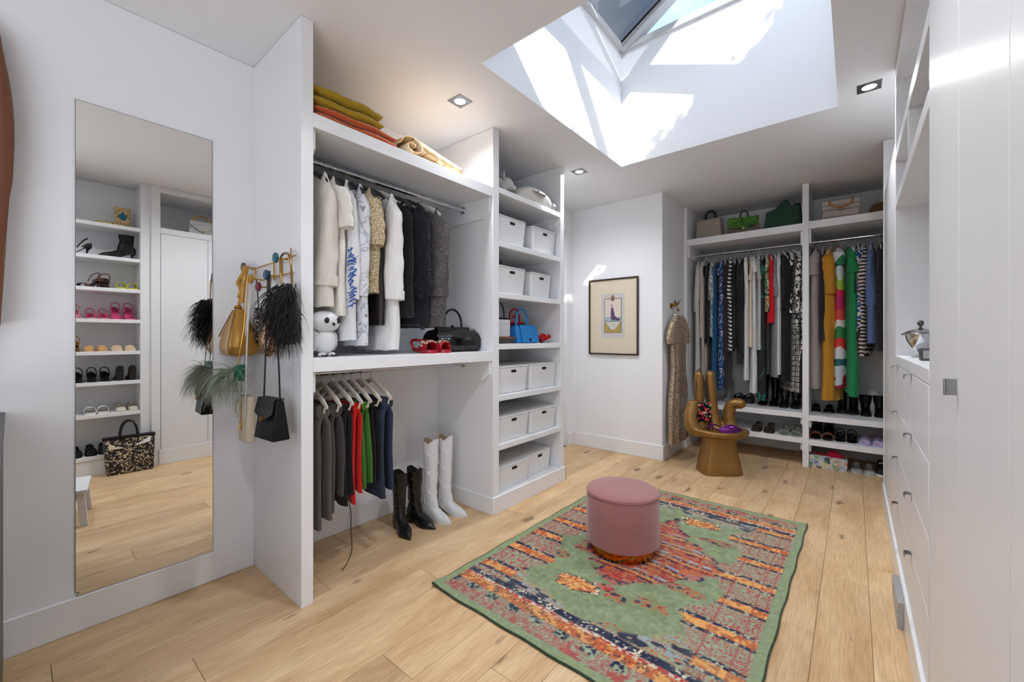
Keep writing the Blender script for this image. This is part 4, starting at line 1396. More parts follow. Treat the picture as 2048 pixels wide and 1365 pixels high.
def bandprint():
    """long dress of coloured blocks"""
    m, nt, b = nodes('block_print')
    L = nt.links.new
    tc = N(nt, 'ShaderNodeTexCoord')
    nz = N(nt, 'ShaderNodeTexNoise', Scale=8.0, Detail=1)
    L(tc.outputs['Object'], nz.inputs['Vector'])
    sx = N(nt, 'ShaderNodeSeparateXYZ')
    L(tc.outputs['Object'], sx.inputs[0])
    a = N(nt, 'ShaderNodeMath', operation='MULTIPLY_ADD')
    L(nz.outputs['Fac'], a.inputs[0])
    a.inputs[1].default_value = 0.22
    L(sx.outputs[2], a.inputs[2])
    d = N(nt, 'ShaderNodeMath', operation='DIVIDE')
    L(a.outputs[0], d.inputs[0])
    d.inputs[1].default_value = 1.6
    r = N(nt, 'ShaderNodeValToRGB')
    cr = r.color_ramp
    cr.interpolation = 'CONSTANT'
    cols = [(150, 24, 60), (190, 200, 206), (28, 92, 96), (206, 206, 206), (206, 48, 44), (46, 124, 66), (212, 206, 200), (206, 66, 60), (178, 24, 84), (196, 30, 66), (150, 180, 60), (200, 206, 206), (28, 120, 80), (206, 206, 206), (198, 60, 50)]
    while len(cr.elements) < len(cols):
        cr.elements.new(0.5)
    for i in range(len(cols)):
        cr.elements[i].position = 0.06 + i * 0.062
    for i, c in enumerate(cols):
        cr.elements[i].color = S(c)
    L(d.outputs[0], r.inputs['Fac'])
    L(r.outputs[0], b.inputs['Base Color'])
    b.inputs['Roughness'].default_value = 0.7
    return m


R_ = [
    (-0.285, 'wrap_dress', 'pale mauve grey wrap dress beside the divider', 'dress', fabric('mauve_grey', (178, 166, 164)), 0.80, 'short', dict(T=0.04, yaw=DG(-9), hemW=0.16, asym=-0.02)),
    (-0.238, 'waistcoat', 'long charcoal waistcoat in the right bay', 'waistcoat', fabric('soft_charcoal', (44, 44, 48)), 1.265, 'none', dict(T=0.03, yaw=DG(0))),
    (-0.172, 'mustard_dress', 'crinkled mustard yellow long dress', 'dress', fabric('mustard_crinkle', (186, 132, 42), bump=0.9, bscale=40), 0.675, 'tq', dict(T=0.055, yaw=DG(-8), hemW=0.2, hemT=0.07, fold=0.012, gath=0.02)),
    (-0.108, 'block_dress', 'long dress of multicoloured printed blocks', 'dress', bandprint(), 0.805, 'cap', dict(T=0.045, yaw=DG(0), W=0.21)),
    (-0.048, 'green_dress', 'emerald green short-sleeved dress with a pointed hem', 'dress', fabric('emerald', (36, 132, 78), bump=0.4), 0.80, 'short', dict(T=0.04, yaw=DG(16), hemW=0.235, asym=-0.075, fold=0.008)),
    (-0.012, 'bottle_dress', 'dark bottle green dress behind the emerald one', 'dress', fabric('bottle_green', (20, 62, 44)), 0.945, 'none', dict(T=0.022, yaw=DG(6))),
    (0.030, 'scale_blouse', 'blue and white fan-patterned blouse', 'blouse', pattern('fan_print', 'voronoi', [(24, 66, 124), (40, 112, 176), (222, 214, 200), (30, 34, 44)], 24, [0, 0.34, 0.46, 0.62], 0.7), 1.30, 'cap', dict(T=0.034, yaw=DG(4))),
    (0.085, 'striped_dress', 'black and beige swirl-striped dress', 'dress', pattern('swirl_stripe', 'rings', [(26, 25, 27), (206, 190, 178)], 9, [0, 0.5], 0.8, 3.0), 1.125, 'tq', dict(T=0.034, yaw=DG(-8))),
    (0.138, 'denim_shirt', 'light denim blue shirt', 'shirt', fabric('chambray', (92, 112, 158)), 1.25, 'long', dict(T=0.034, yaw=DG(-4), collar=fabric('chambray', (92, 112, 158)))),
    (0.198, 'black_jacket', 'black jacket at the right end of the far closet', 'jacket', fabric('jacket_black', (38, 38, 41)), 1.18, 'tq', dict(T=0.034)),
]
for i, (x, name, label, cat, mat, hem, sl, kw) in enumerate(R_):
    far(GB, x, name, label, cat, mat, hem, sl, seed=80 + i, **kw)

# ---------------- sequin dress on the bird hook
SEQ = pattern('champagne_sequins', 'cells', [(128, 104, 82), (178, 152, 128), (228, 212, 192)], 170, [0, 0.40, 0.74], 0.3, metal=0.35)
garment('sequin_dress', 'long champagne sequin dress hanging on the wall corner', 'dress', SEQ, (-1.485, 4.68, 1.60), PI / 2, 0.175, W=0.215, hemW=0.275, T=0.035, hemT=0.05, sleeve=(0.27, 0.105, 0.085, 0.085), drop=0.055, neck=0.05, waist=0.045, seed=99, hk='black', hlabel='dark hanger carrying the champagne sequin dress', group=None, fold=0.008)
bh = thing('wall_hook', 'bronze bird-shaped coat hook on the wall corner', 'hook', (-1.56, 4.68, 1.60))
BRZ = plain('aged_brass', (142, 98, 46), 0.35, 0.9, var=0.2, vscale=30)
obj('rosette', MB().tube([(0, -0.03, 0.055), (0.008, -0.03, 0.055)], [0.03, 0.028], 18), BRZ, bh, bevel=0.002)
hb = MB()
hb.tube(spline([(0.0, -0.03, 0.055), (0.03, -0.03, 0.062), (0.05, -0.02, 0.068), (0.06, 0.01, 0.072)], 5), [0.014] * 6 + [0.018] * 4 + [0.012] * 6, 10)
hb.ball((0.062, 0.02, 0.082), 0.014, 10, 8)
hb.tube(spline([(0.04, 0.0, 0.06), (0.07, 0.01, 0.02), (0.075, 0.0, -0.004), (0.07, -0.02, 0.0), (0.066, -0.025, 0.016)], 5), 0.0055, 8)
obj('bird_body', hb, BRZ, bh)
wg = MB()
for s in (-1, 1):
    wg.loft([[(0.035, 0.0, 0.075), (0.045, 0.035, 0.072), (0.05, 0.005, 0.07)], [(0.04 + 0.025 * s, 0.04, 0.105), (0.045 + 0.025 * s, 0.07, 0.112), (0.048 + 0.025 * s, 0.045, 0.1)], [(0.04 + 0.03 * s, 0.09, 0.128), (0.042 + 0.03 * s, 0.105, 0.131), (0.044 + 0.03 * s, 0.092, 0.126)]])
obj('wings', wg, BRZ, bh)
# ================================================================ shoes (toe points to local +x, origin on the ground under the foot)
TOES = {'round': [(0, 0.0), (0.02, 0.45), (0.10, 0.70), (0.25, 0.74), (0.42, 0.72), (0.62, 0.92), (0.76, 1.0), (0.88, 0.90), (0.95, 0.66), (1, 0.12)],
        'point': [(0, 0.0), (0.02, 0.45), (0.10, 0.70), (0.25, 0.74), (0.42, 0.74), (0.60, 0.94), (0.70, 0.92), (0.84, 0.58), (0.94, 0.26), (1, 0.06)],
        'square': [(0, 0.0), (0.02, 0.5), (0.10, 0.74), (0.25, 0.78), (0.42, 0.76), (0.62, 0.93), (0.78, 1.0), (0.92, 0.95), (0.98, 0.84), (1, 0.6)]}


def lift(s, h):
    return h * (1 - ss(0.12, 0.62, s))


def sole_mb(L, W, toe, heel, th, plat=0.0):
    rings = []
    for i in range(25):
        s = i / 24
        w = max(0.002, W * lerp(TOES[toe], s))
        x = -L / 2 + L * s
        z = lift(s, heel) + plat
        b = max(0.0, z - th) if plat == 0 else lift(s, heel) * 1.0
        rings.append([(x, -w, z), (x, -w * 0.96, b), (x, w * 0.96, b), (x, w, z)])
    return MB().loft(rings)


def upper_mb(L, W, toe, heel, plat, prof, open_=(0.08, 0.55), depth=0.03, n=22):
    """prof: height of the upper over the foot bed along s; open_ = span of the top opening"""
    rings = []
    for i in range(33):
        s = i / 32
        w = max(0.002, W * lerp(TOES[toe], s) * 1.02)
        x = -L / 2 + L * s
        z0 = lift(s, heel) + plat
        h = lerp(prof, s)
        r = []
        for j in range(n):
            a = PI * j / (n - 1)
            c, q = math.cos(a), math.sin(a)
            y = w * math.copysign(abs(c) ** 0.7, c)
            z = h * q ** 0.62
            if open_ and open_[0] < s < open_[1] and abs(y) < w * 0.72:
                k = min(1, (s - open_[0]) / 0.06, (open_[1] - s) / 0.10)
                z -= k * min(depth, h * 0.85) * min(1, (1 - abs(y) / (w * 0.72)) * 4)
            r.append((x, y, z0 + z))
        rings.append(r)
    return MB().loft(rings)


def band_mb(L, W, toe, heel, plat, s0, s1, h, th=0.004, n=14):
    """strap over the foot from s0 to s1"""
    rings = []
    for k in range(n + 1):
        a = PI * k / n
        r = []
        for s, o in ((s0, 0), (s1, 0), (s1, th), (s0, th)):
            w = W * lerp(TOES[toe], s) * 1.02 + o
            x = -L / 2 + L * s
            c = math.cos(a)
            r.append((x, w * math.copysign(abs(c) ** 0.75, c), lift(s, heel) + plat + (h + o) * math.sin(a) ** 0.7 - 0.004))
        rings.append(r)
    return MB().loft(rings)


def heel_mb(L, heel, kind, W):
    x = -L / 2 + 0.035
    mb = MB()
    if kind == 'stiletto':
        mb.tube([(x - 0.012, 0, heel - 0.002), (x - 0.004, 0, heel * 0.6), (x, 0, heel * 0.15), (x, 0, 0)], [0.019, 0.009, 0.005, 0.005], 10)
    else:
        a = 0.030 if kind == 'block' else 0.027
        b = W * 0.66
        e = 0.012 if kind == 'cuban' else 0.004
        mb.loft([[(x - a, -b, heel), (x + a, -b, heel), (x + a, b, heel), (x - a, b, heel)],
                 [(x - a + e + 0.008, -b * 0.9, 0), (x + a - 0.006, -b * 0.9, 0), (x + a - 0.006, b * 0.9, 0), (x - a + e + 0.008, b * 0.9, 0)]])
    return mb


SOLE_D = plain('dark_sole', (30, 26, 24), 0.6)
SOLE_T = plain('tan_sole', (150, 110, 74), 0.6)
SOLE_W = plain('white_sole', (226, 224, 218), 0.6)
_sc = {}
LIN_W = plain('tan_lining', (150, 132, 108), 0.8)
LIN_D = plain('dark_lining', (24, 22, 21), 0.8)
WWL = lambda: MC.get('white_leather')


def shoe(kind, label, cat, mat, loc, rz, group, L=0.25, W=0.044, toe='round', heel=0.01, plat=0.0, th=0.010, htype=None, solem=None, H=0.2, mat2=None, key=None, flip=1, tilt=0):
    names = {'boot': 'boot', 'western': 'western_boot', 'slide': 'slide_sandal', 'sandal': 'strap_sandal', 'loafer': 'loafer', 'flat': 'flat_shoe', 'pump': 'pump', 'mule': 'mule', 'sneaker': 'sneaker', 'janes': 'bar_shoe'}
    t = thing(names[kind], label, cat, loc, rz, group)
    if tilt:
        t.rotation_euler = (tilt, 0, rz)
    solem = solem or SOLE_D
    k = (kind, L, W, toe, heel, plat, th, htype, H, key)
    parts = []
    if k not in _sc:
        P = []
        P.append(('sole', sole_mb(L, W, toe, heel, th, plat), 'sole'))
        if htype:
            P.append(('heel', heel_mb(L, heel + plat * 0.5, htype, W), 'sole' if htype != 'stiletto' else 'mat'))
        if kind in ('boot', 'western'):
            P.append(('foot', upper_mb(L, W, toe, heel, plat, [(0, 0.05), (0.1, 0.075), (0.4, 0.085), (0.62, 0.062), (0.85, 0.042), (1, 0.012)], None), 'mat'))
            rings = []
            cx = -L * 0.24
            z0 = heel + plat
            n = 32
            for z, rx, ry, dx in ((0.03, 0.060, 0.036, 0.008), (0.075, 0.056, 0.036, 0.004), (0.11, 0.050, 0.036, -0.002), (min(0.2, H * 0.5), 0.050, 0.040, -0.004), (H * 0.75, 0.056, 0.048, -0.002), (H, 0.060, 0.052, 0.0), (H - 0.001, 0.0575, 0.0495, 0.0), (H - 0.09, 0.046, 0.038, 0.0)):
                r = []
                for j in range(n):
                    a = 2 * PI * j / n
                    zz = z0 + z
                    if kind == 'western' and z > H * 0.7:
                        zz -= 0.042 * max(0, math.sin(a) ** 2 - 0.15) if z > H - 0.05 else 0.02 * math.sin(a) ** 2
                    r.append((cx + dx + rx * math.cos(a), ry * math.sin(a), zz))
                rings.append(r)
            P.append(('shaft', MB().loft(rings[:-1], True, False), 'mat'))
            P.append(('lining', MB().loft(rings[-2:], False, True), 'lining'))
            if kind == 'western':
                for sd in (-1, 1):
                    zt2 = z0 + H
                    pt_ = MB()
                    pt_.loft([[(cx - 0.012, sd * 0.050, zt2 - 0.10), (cx + 0.012, sd * 0.050, zt2 - 0.10), (cx + 0.012, sd * 0.054, zt2 - 0.10), (cx - 0.012, sd * 0.054, zt2 - 0.10)],
                              [(cx - 0.012, sd * 0.050, zt2 - 0.02), (cx + 0.012, sd * 0.050, zt2 - 0.02), (cx + 0.012, sd * 0.055, zt2 - 0.02), (cx - 0.012, sd * 0.055, zt2 - 0.02)]])
                    P.append(('pull_strap', pt_, 'mat'))
                em = MB()
                for sd in (-1, 1):
                    for m_ in (-1, 1):
                        for b0, b1 in ((0.12, 0.30), (0.34, 0.56), (0.60, 0.82)):
                            pts = []
                            for q in np.linspace(0, 1, 12):
                                z = H * (b0 + (b1 - b0) * q)
                                rx = lerp([(0.11, 0.050), (0.2, 0.051), (H * 0.75, 0.057), (H, 0.060)], z)
                                ry = lerp([(0.11, 0.036), (0.2, 0.040), (H * 0.75, 0.0485), (H, 0.052)], z)
                                a = sd * (PI / 2) + m_ * (0.18 + 0.62 * math.sin(PI * q) + 0.16 * math.sin(3 * PI * q))
                                pts.append((cx - 0.002 + rx * 1.02 * math.cos(a), ry * 1.02 * math.sin(a), z0 + z))
                            em.tube(spline(pts, 2), 0.0034, 6)
                P.append(('stitching', em, 'mat2'))
        elif kind == 'slide':
            P.append(('strap', band_mb(L, W, toe, heel, plat, 0.50, 0.88, 0.052), 'mat'))
        elif kind == 'sandal':
            P.append(('toe_strap', band_mb(L, W, toe, heel, plat, 0.70, 0.84, 0.036), 'mat'))
            x = -L / 2 + L * 0.10
            hz = heel + plat
            pa = [(x + 0.075, -W * 0.74, hz * 0.85 + 0.004), (x + 0.045, -W * 0.85, hz + 0.045), (x + 0.02, -W * 0.6, hz + 0.075), (x + 0.005, 0, hz + 0.085), (x + 0.02, W * 0.6, hz + 0.075), (x + 0.045, W * 0.85, hz + 0.045), (x + 0.075, W * 0.74, hz * 0.85 + 0.004)]
            P.append(('ankle_strap', MB().tube(spline(pa, 5), 0.0042, 6), 'mat'))
            P.append(('heel_cup', upper_mb(L * 0.30, W * 0.9, 'round', 0, 0, [(0, 0.045), (0.5, 0.04), (1, 0.004)], (0.12, 1.0), 0.05).xf(Matrix.Translation((-L * 0.35, 0, hz))), 'mat'))
        elif kind == 'mule':
            P.append(('upper', upper_mb(L, W, toe, heel, plat, [(0, 0.002), (0.45, 0.003), (0.5, 0.05), (0.7, 0.058), (0.88, 0.03), (1, 0.008)], (0.40, 0.62), 0.03), 'mat'))
        else:
            prof = {'loafer': [(0, 0.055), (0.12, 0.058), (0.4, 0.055), (0.6, 0.062), (0.8, 0.045), (1, 0.012)], 'flat': [(0, 0.045), (0.3, 0.038), (0.6, 0.04), (0.85, 0.032), (1, 0.01)],
                    'pump': [(0, 0.055), (0.12, 0.055), (0.4, 0.035), (0.62, 0.045), (0.85, 0.035), (1, 0.008)], 'sneaker': [(0, 0.07), (0.12, 0.075), (0.4, 0.07), (0.55, 0.078), (0.8, 0.052), (1, 0.02)],
                    'janes': [(0, 0.06), (0.12, 0.06), (0.4, 0.04), (0.66, 0.045), (0.85, 0.036), (1, 0.012)]}[kind]
            op = {'loafer': (0.06, 0.52), 'flat': (0.05, 0.70), 'pump': (0.06, 0.66), 'sneaker': (0.06, 0.42), 'janes': (0.06, 0.70)}[kind]
            P.append(('upper', upper_mb(L, W, toe, heel, plat, prof, op, 0.045), 'mat'))
            if kind == 'loafer':
                P.append(('saddle_strap', band_mb(L, W, toe, heel, plat, 0.56, 0.66, 0.064), 'mat2'))
            if kind == 'janes':
                P.append(('bar_strap', band_mb(L, W * 1.02, toe, heel, plat, 0.46, 0.55, 0.062), 'mat2'))
            if kind == 'sneaker':
                lc = MB()
                for q in (0.46, 0.53, 0.60):
                    x = -L / 2 + L * q
                    lc.tube([(x, -0.018, 0.078 + plat), (x + 0.006, 0, 0.086 + plat), (x, 0.018, 0.078 + plat)], 0.003, 5)
                P.append(('laces', lc, 'mat2'))
        _sc[k] = [(nm, mb.mesh(nm, 50), mk) for nm, mb, mk in P]
    mm = {'mat': mat, 'sole': solem, 'mat2': mat2 or mat, 'lining': LIN_W if mat is WWL() else LIN_D}
    for nm, me, mk in _sc[k]:
        mc = me.copy() if me.materials and me.materials[0] != mm[mk] else me
        if mc is not me:
            mc.materials.clear()
        o_ = obj(nm, mc, mm[mk], t)
        if nm == 'stitching':
            o_['kind'] = 'stuff'
    return t


def pair(kind, what, cat, mat, x, y, z, rz, gap, group, names=None, **k):
    """left and right of a pair, side by side across the toe direction"""
    out = []
    for s, w in ((1, 'left'), (-1, 'right')):
        ox, oy = -math.sin(rz) * gap / 2 * s, math.cos(rz) * gap / 2 * s
        lb = names[0 if s == 1 else 1] if names else None
        out.append(shoe(kind, lb, cat, mat, (x + ox, y + oy, z), rz + s * k.get('_sp', 0.0), group, **{a: b for a, b in k.items() if a != '_sp'}))
    return out


NEAR, FAR_ = 'nearer', 'farther'
DN = -PI / 2      # toes towards the room in the far closet
# western boots on the floor of the left bay
BW = plain('black_tooled_leather', (18, 17, 18), 0.25, bump=0.25, bscale=70)
WW = plain('white_leather', (216, 217, 220), 0.42, bump=0.06, bscale=80)
WST = plain('white_stitch', (228, 228, 228), 0.5)
shoe('western', 'black western boot nearer the hanging trousers', 'boot', BW, (-2.32, 1.665, 0), math.radians(-16), 'black western boots', L=0.27, W=0.046, toe='point', heel=0.045, th=0.008, htype='cuban', H=0.345, mat2=plain('black_stitch', (34, 32, 33), 0.4))
shoe('western', 'black western boot nearer the white boots', 'boot', BW, (-2.315, 1.815, 0), math.radians(6), 'black western boots', L=0.27, W=0.046, toe='point', heel=0.045, th=0.008, htype='cuban', H=0.345, mat2=plain('black_stitch', (34, 32, 33), 0.4))
for yb_, lb in ((1.935, 'tall white western boot nearer the black boots'), (2.08, 'tall white western boot beside the shelf tower')):
    shoe('western', lb, 'boot', WW, (-2.29, yb_, 0), math.radians(4 if yb_ < 2 else 10), 'tall white western boots', L=0.27, W=0.046, toe='point', heel=0.045, th=0.008, htype='cuban', H=0.53, mat2=WST, solem=plain('grey_white_sole', (200, 198, 194), 0.5))
# jewelled red sandals on the middle shelf
RS = plain('red_satin', (168, 24, 40), 0.35, coat=0.3)
GEM = plain('gem_crystal', (226, 206, 186), 0.1, 0.6, coat=1.0)
for yy_, rzz, lb in ((1.72, -0.1, 'red jewelled sandal nearer the hanging clothes'), (1.82, 0.12, 'red jewelled sandal beside the black patent bag')):
    t = shoe('slide', lb, 'sandal', RS, (-2.165, yy_, 1.2), rzz, 'red jewelled sandals', L=0.24, W=0.047, heel=0.012, plat=0.022, solem=RS)
    g = MB()
    rs = random.Random(int(yy_ * 100))
    for q in range(26):
        a = PI * (0.10 + 0.80 * rs.random())
        s = 0.52 + 0.34 * rs.random()
        w = 0.047 * lerp(TOES['round'], s) * 1.04
        g.ball((-0.12 + 0.24 * s, w * math.copysign(abs(math.cos(a)) ** 0.75, math.cos(a)), 0.022 + 0.056 * math.sin(a) ** 0.7), rs.uniform(0.005, 0.010), 6, 4)
    obj('jewels', g, GEM, t)['kind'] = 'stuff'
    ank = MB().tube(spline([(-0.06, -0.045, 0.03), (-0.09, -0.04, 0.075), (-0.11, 0, 0.085), (-0.09, 0.04, 0.075), (-0.06, 0.045, 0.03)], 5), 0.009, 8)
    obj('ankle_band', ank, RS, t)

# ---- far closet
Z1, Z2, Z3, Z4 = 0.545, 0.29, 0.525, 0.28
CLEAR = plain('clear_vinyl', (206, 210, 208), 0.12, trans=0.6, ior=1.3)
BR_ = plain('brown_black_leather', (38, 26, 22), 0.2, coat=0.6)
G1 = 'shoes in the left bay of the far closet'
G2 = 'shoes in the right bay of the far closet'


def P2(kind, labels, cat, mat, x, y, z, gap, grp, **k):
    return pair(kind, None, cat, mat, x, y, z, DN, gap, grp, names=labels, **k)


shoe('boot', 'clear plastic boot behind the gold hand chair', 'boot', CLEAR, (-1.17, 5.50, Z1), DN, G1, L=0.25, H=0.20, heel=0.01, solem=plain('silver_sole', (170, 170, 172), 0.3, 0.8))
P2('slide', ('black platform sandal right of the clear boot, right of its pair', 'black platform sandal right of the clear boot, left of its pair'), 'sandal', BLEATHER, -0.985, 5.50, Z1, 0.105, G1, L=0.25, W=0.046, plat=0.05, heel=0.01, toe='square')
P2('boot', ('tall black boot under the leaf dress, right of its pair', 'tall black boot under the leaf dress, left of its pair'), 'boot', PATENT, -0.735, 5.45, Z1, 0.105, G1, L=0.26, H=0.30, heel=0.03, htype='block', th=0.02)
P2('boot', ('black ankle boot under the maze dress, right of its pair', 'black ankle boot under the maze dress, left of its pair'), 'boot', plain('black_soft_leather', (20, 20, 21), 0.22, coat=0.4), -0.532, 5.40, Z1, 0.105, G1, L=0.26, H=0.17, heel=0.015, th=0.02)
P2('loafer', ('glossy dark brown loafer on the lower shelf, right of its pair', 'glossy dark brown loafer on the lower shelf, left of its pair'), 'loafer', BR_, -0.755, 5.225, Z2, 0.118, G1, L=0.27, W=0.05, heel=0.02, th=0.02, htype='block', mat2=BR_)
JEL = plain('grey_jelly', (176, 182, 172), 0.15, trans=0.35, ior=1.35)
P2('sandal', ('translucent grey jelly sandal, right of its pair', 'translucent grey jelly sandal, left of its pair'), 'sandal', JEL, -0.507, 5.20, Z2, 0.10, G1, L=0.25, W=0.044, heel=0.012, plat=0.012, solem=JEL)
P2('flat', ('black flat shoe beside the divider, right of its pair', 'black flat shoe beside the divider, left of its pair'), 'shoe', PATENT, -0.255, 5.50, Z3, 0.112, G2, L=0.25, W=0.048, toe='square', heel=0.012)
P2('boot', ('tall black boot under the green dress, right of its pair', 'tall black boot under the green dress, left of its pair'), 'boot', BLACK, -0.045, 5.53, Z3, 0.092, G2, L=0.26, H=0.36, heel=0.02, th=0.015, solem=SOLE_T)
P2('boot', ('black chelsea boot at the far right, right of its pair', 'black chelsea boot at the far right, left of its pair'), 'boot', BLEATHER, 0.147, 5.47, Z3, 0.105, G2, L=0.26, H=0.17, heel=0.02, th=0.02)
P2('loafer', ('black shoe with a pale tongue behind the brown slides, right of its pair', 'black shoe with a pale tongue behind the brown slides, left of its pair'), 'shoe', BLACK, -0.250, 5.56, Z4, 0.10, G2, L=0.26, W=0.046, heel=0.045, plat=0.035, mat2=plain('pale_tongue', (120, 120, 112), 0.6))
SUEDE = fabric('rust_suede', (150, 74, 38))
P2('slide', ('rust brown slide sandal, right of its pair', 'rust brown slide sandal, left of its pair'), 'sandal', SUEDE, -0.247, 5.265, Z4, 0.10, G2, L=0.25, W=0.046, heel=0.012, plat=0.012)
P2('sandal', ('black thin-strapped sandal beside the rust slides, right of its pair', 'black thin-strapped sandal beside the rust slides, left of its pair'), 'sandal', BLEATHER, -0.058, 5.29, Z4, 0.092, G2, L=0.24, W=0.042, heel=0.012)
LIL = pattern('lilac_print', 'cells', [(176, 150, 190), (150, 170, 200), (190, 60, 80), (222, 214, 222)], 60, [0, 0.5, 0.78, 0.88], 0.5)
P2('loafer', ('lilac patterned slipper at the far right, right of its pair', 'lilac patterned slipper at the far right, left of its pair'), 'slipper', LIL, 0.135, 5.255, Z4, 0.096, G2, L=0.24, W=0.046, heel=0.012, solem=plain('lilac_sole', (176, 160, 196), 0.6), mat2=LIL)
SIL = plain('scuffed_silver', (196, 194, 192), 0.35, 0.45, var=0.2, vscale=30)
P2('flat', ('scuffed silver white shoe on the floor, right of its pair', 'scuffed silver white shoe on the floor, left of its pair'), 'shoe', SIL, 0.070, 5.265, 0, 0.096, G2, L=0.26, W=0.047, heel=0.014, th=0.014, solem=SOLE_T)
shoe('sneaker', 'black sneaker with white sole at the end of the closet floor', 'sneaker', BLACK, (0.205, 5.29, 0), DN, G2, L=0.27, W=0.046, heel=0.012, plat=0.022, solem=SOLE_W, mat2=SOLE_W)
# shoe box with the red slipper
bxm = pattern('comic_print', 'cells', [(206, 204, 196), (172, 176, 196), (196, 150, 140), (120, 170, 120), (206, 196, 160), (70, 80, 96)], 34, [0, 0.34, 0.56, 0.68, 0.78, 0.92], 0.6)
bx = thing('shoe_box', 'shoe box printed all over with colourful drawings', 'box', (-0.195, 5.20, 0))
obj('base', MB().box(-0.148, 0.148, -0.085, 0.085, 0, 0.09), bxm, bx, bevel=0.002)
obj('lid', MB().box(-0.151, 0.151, -0.088, 0.088, 0.085, 0.122), bxm, bx, bevel=0.002)
shoe('mule', 'crimson slipper lying on the printed shoe box', 'slipper', fabric('crimson_felt', (190, 24, 66)), (-0.19, 5.20, 0.122), math.radians(-8), None, L=0.26, W=0.045, heel=0.012, toe='round', solem=plain('crimson_sole', (150, 22, 50), 0.6))
# purple mules on the hand chair seat
PUR = plain('purple_metallic', (112, 36, 120), 0.25, 0.55, var=0.15, vscale=30)
for i, (dx, dy, a, lb) in enumerate(((0.0, -0.125, -8, 'purple metallic pointed mule nearer the front of the hand chair'), (0.085, -0.035, -14, 'purple metallic pointed mule nearer the fingers of the hand chair'))):
    c39, s39 = math.cos(math.radians(39.5)), math.sin(math.radians(39.5))
    px_, py_ = -1.005 + (-0.035 + dx) * c39 - dy * s39, 4.36 + (-0.035 + dx) * s39 + dy * c39
    shoe('mule', lb, 'mule', PUR, (px_, py_, 0.412), math.radians(39.5 + a), 'purple mules', L=0.30, W=0.050, toe='point', heel=0.055, th=0.006, htype='stiletto', solem=plain('mule_sole', (60, 30, 40), 0.5))

# ---- shoe tower opposite the mirror: toes to the room (-x)
GS = 'shoes on the tower opposite the mirror'
TZ = [z + 0.035 for z in SHZ]


def S1(kind, label, cat, mat, y, lev, rz=PI, x=None, **k):
    L = k.get('L', 0.24)
    return shoe(kind, label, cat, mat, (x if x is not None else XR + 0.045 + L / 2, y, TZ[lev]), rz, GS, **k)


JW = pattern('gold_jewels', 'cells', [(196, 160, 96), (214, 190, 140), (120, 84, 50), (224, 214, 190)], 130, [0, 0.4, 0.7, 0.86], 0.3, metal=0.5)
S1('flat', 'gold beaded flat shoe on the top shelf opposite the mirror', 'shoe', JW, 0.60, 0, rz=-PI / 2 - 0.25, x=0.33, L=0.25, W=0.04, heel=0.01)
S1('sandal', 'black strappy heel at the left of the second shelf opposite the mirror', 'sandal', BLEATHER, 0.38, 1, rz=-PI / 2, x=0.30, L=0.22, heel=0.07, htype='stiletto', th=0.006)
S1('boot', 'black heeled ankle boot standing sideways opposite the mirror', 'boot', BLEATHER, 0.665, 1, rz=-PI / 2, x=0.32, L=0.285, W=0.042, toe='point', heel=0.06, htype='stiletto', th=0.008, H=0.175)
BRN = plain('brown_snake', (84, 56, 44), 0.4, var=0.35, vscale=60)
S1('sandal', 'brown strappy heel lying nearer the mirror edge', 'sandal', BRN, 0.475, 2, rz=PI + 0.9, x=0.32, L=0.23, heel=0.065, htype='stiletto', th=0.006)
S1('sandal', 'brown strappy heel beside the yellow slides', 'sandal', BRN, 0.575, 2, rz=PI + 0.2, x=0.33, L=0.23, heel=0.065, htype='stiletto', th=0.006)
YEL = plain('yellow_green_leather', (206, 200, 40), 0.4)
for y, w in ((0.69, 'left'), (0.772, 'right')):
    S1('slide', 'bright yellow slide sandal, %s of its pair in the mirror' % w, 'sandal', YEL, y, 2, L=0.22, W=0.036, toe='square', heel=0.01, plat=0.012, solem=YEL)
PNK = plain('pink_leather', (206, 70, 116), 0.35)
PK2 = plain('pale_pink_leather', (222, 130, 150), 0.35)
S1('sandal', 'pale pink strappy sandal at the mirror edge', 'sandal', PK2, 0.385, 3, L=0.22, W=0.034, heel=0.05, htype='block', solem=PK2)
for y, w in ((0.485, 'left'), (0.572, 'right')):
    S1('sandal', 'pink flat sandal with a hoop strap, %s of its pair in the mirror' % w, 'sandal', PNK, y, 3, L=0.22, W=0.036, heel=0.01, plat=0.01, solem=PK2)
for y, w in ((0.66, 'left'), (0.755, 'right')):
    S1('sandal', 'deep pink heeled platform sandal, %s of its pair in the mirror' % w, 'sandal', PNK, y, 3, L=0.22, W=0.038, toe='square', heel=0.075, htype='block', plat=0.012, th=0.02, solem=PNK)
S1('sandal', 'gold chain heel at the mirror edge', 'sandal', BRASS, 0.385, 4, L=0.22, W=0.034, heel=0.06, htype='stiletto', solem=BRASS)
TAN = plain('tan_leather', (196, 150, 98), 0.45)
for y, w, a in ((0.475, 'left', 0.12), (0.552, 'right', -0.12)):
    S1('mule', 'tan leather mule, %s of its pair in the mirror' % w, 'mule', TAN, y, 4, rz=PI + a, L=0.23, W=0.038, heel=0.012, solem=TAN)
NUD = plain('nude_leather', (206, 178, 150), 0.35)
for y, w in ((0.66, 'left'), (0.757, 'right')):
    S1('mule', 'beige square-toed mule, %s of its pair in the mirror' % w, 'mule', NUD, y, 4, L=0.23, W=0.044, toe='square', heel=0.02, th=0.016)
for y, w in ((0.40, 'leftmost'), (0.495, 'middle'), (0.585, 'rightmost')):
    S1('sandal', 'black low-heeled slingback, %s of three in the mirror' % w, 'sandal', BLEATHER, y, 5, L=0.23, W=0.038, toe='square', heel=0.045, htype='block')
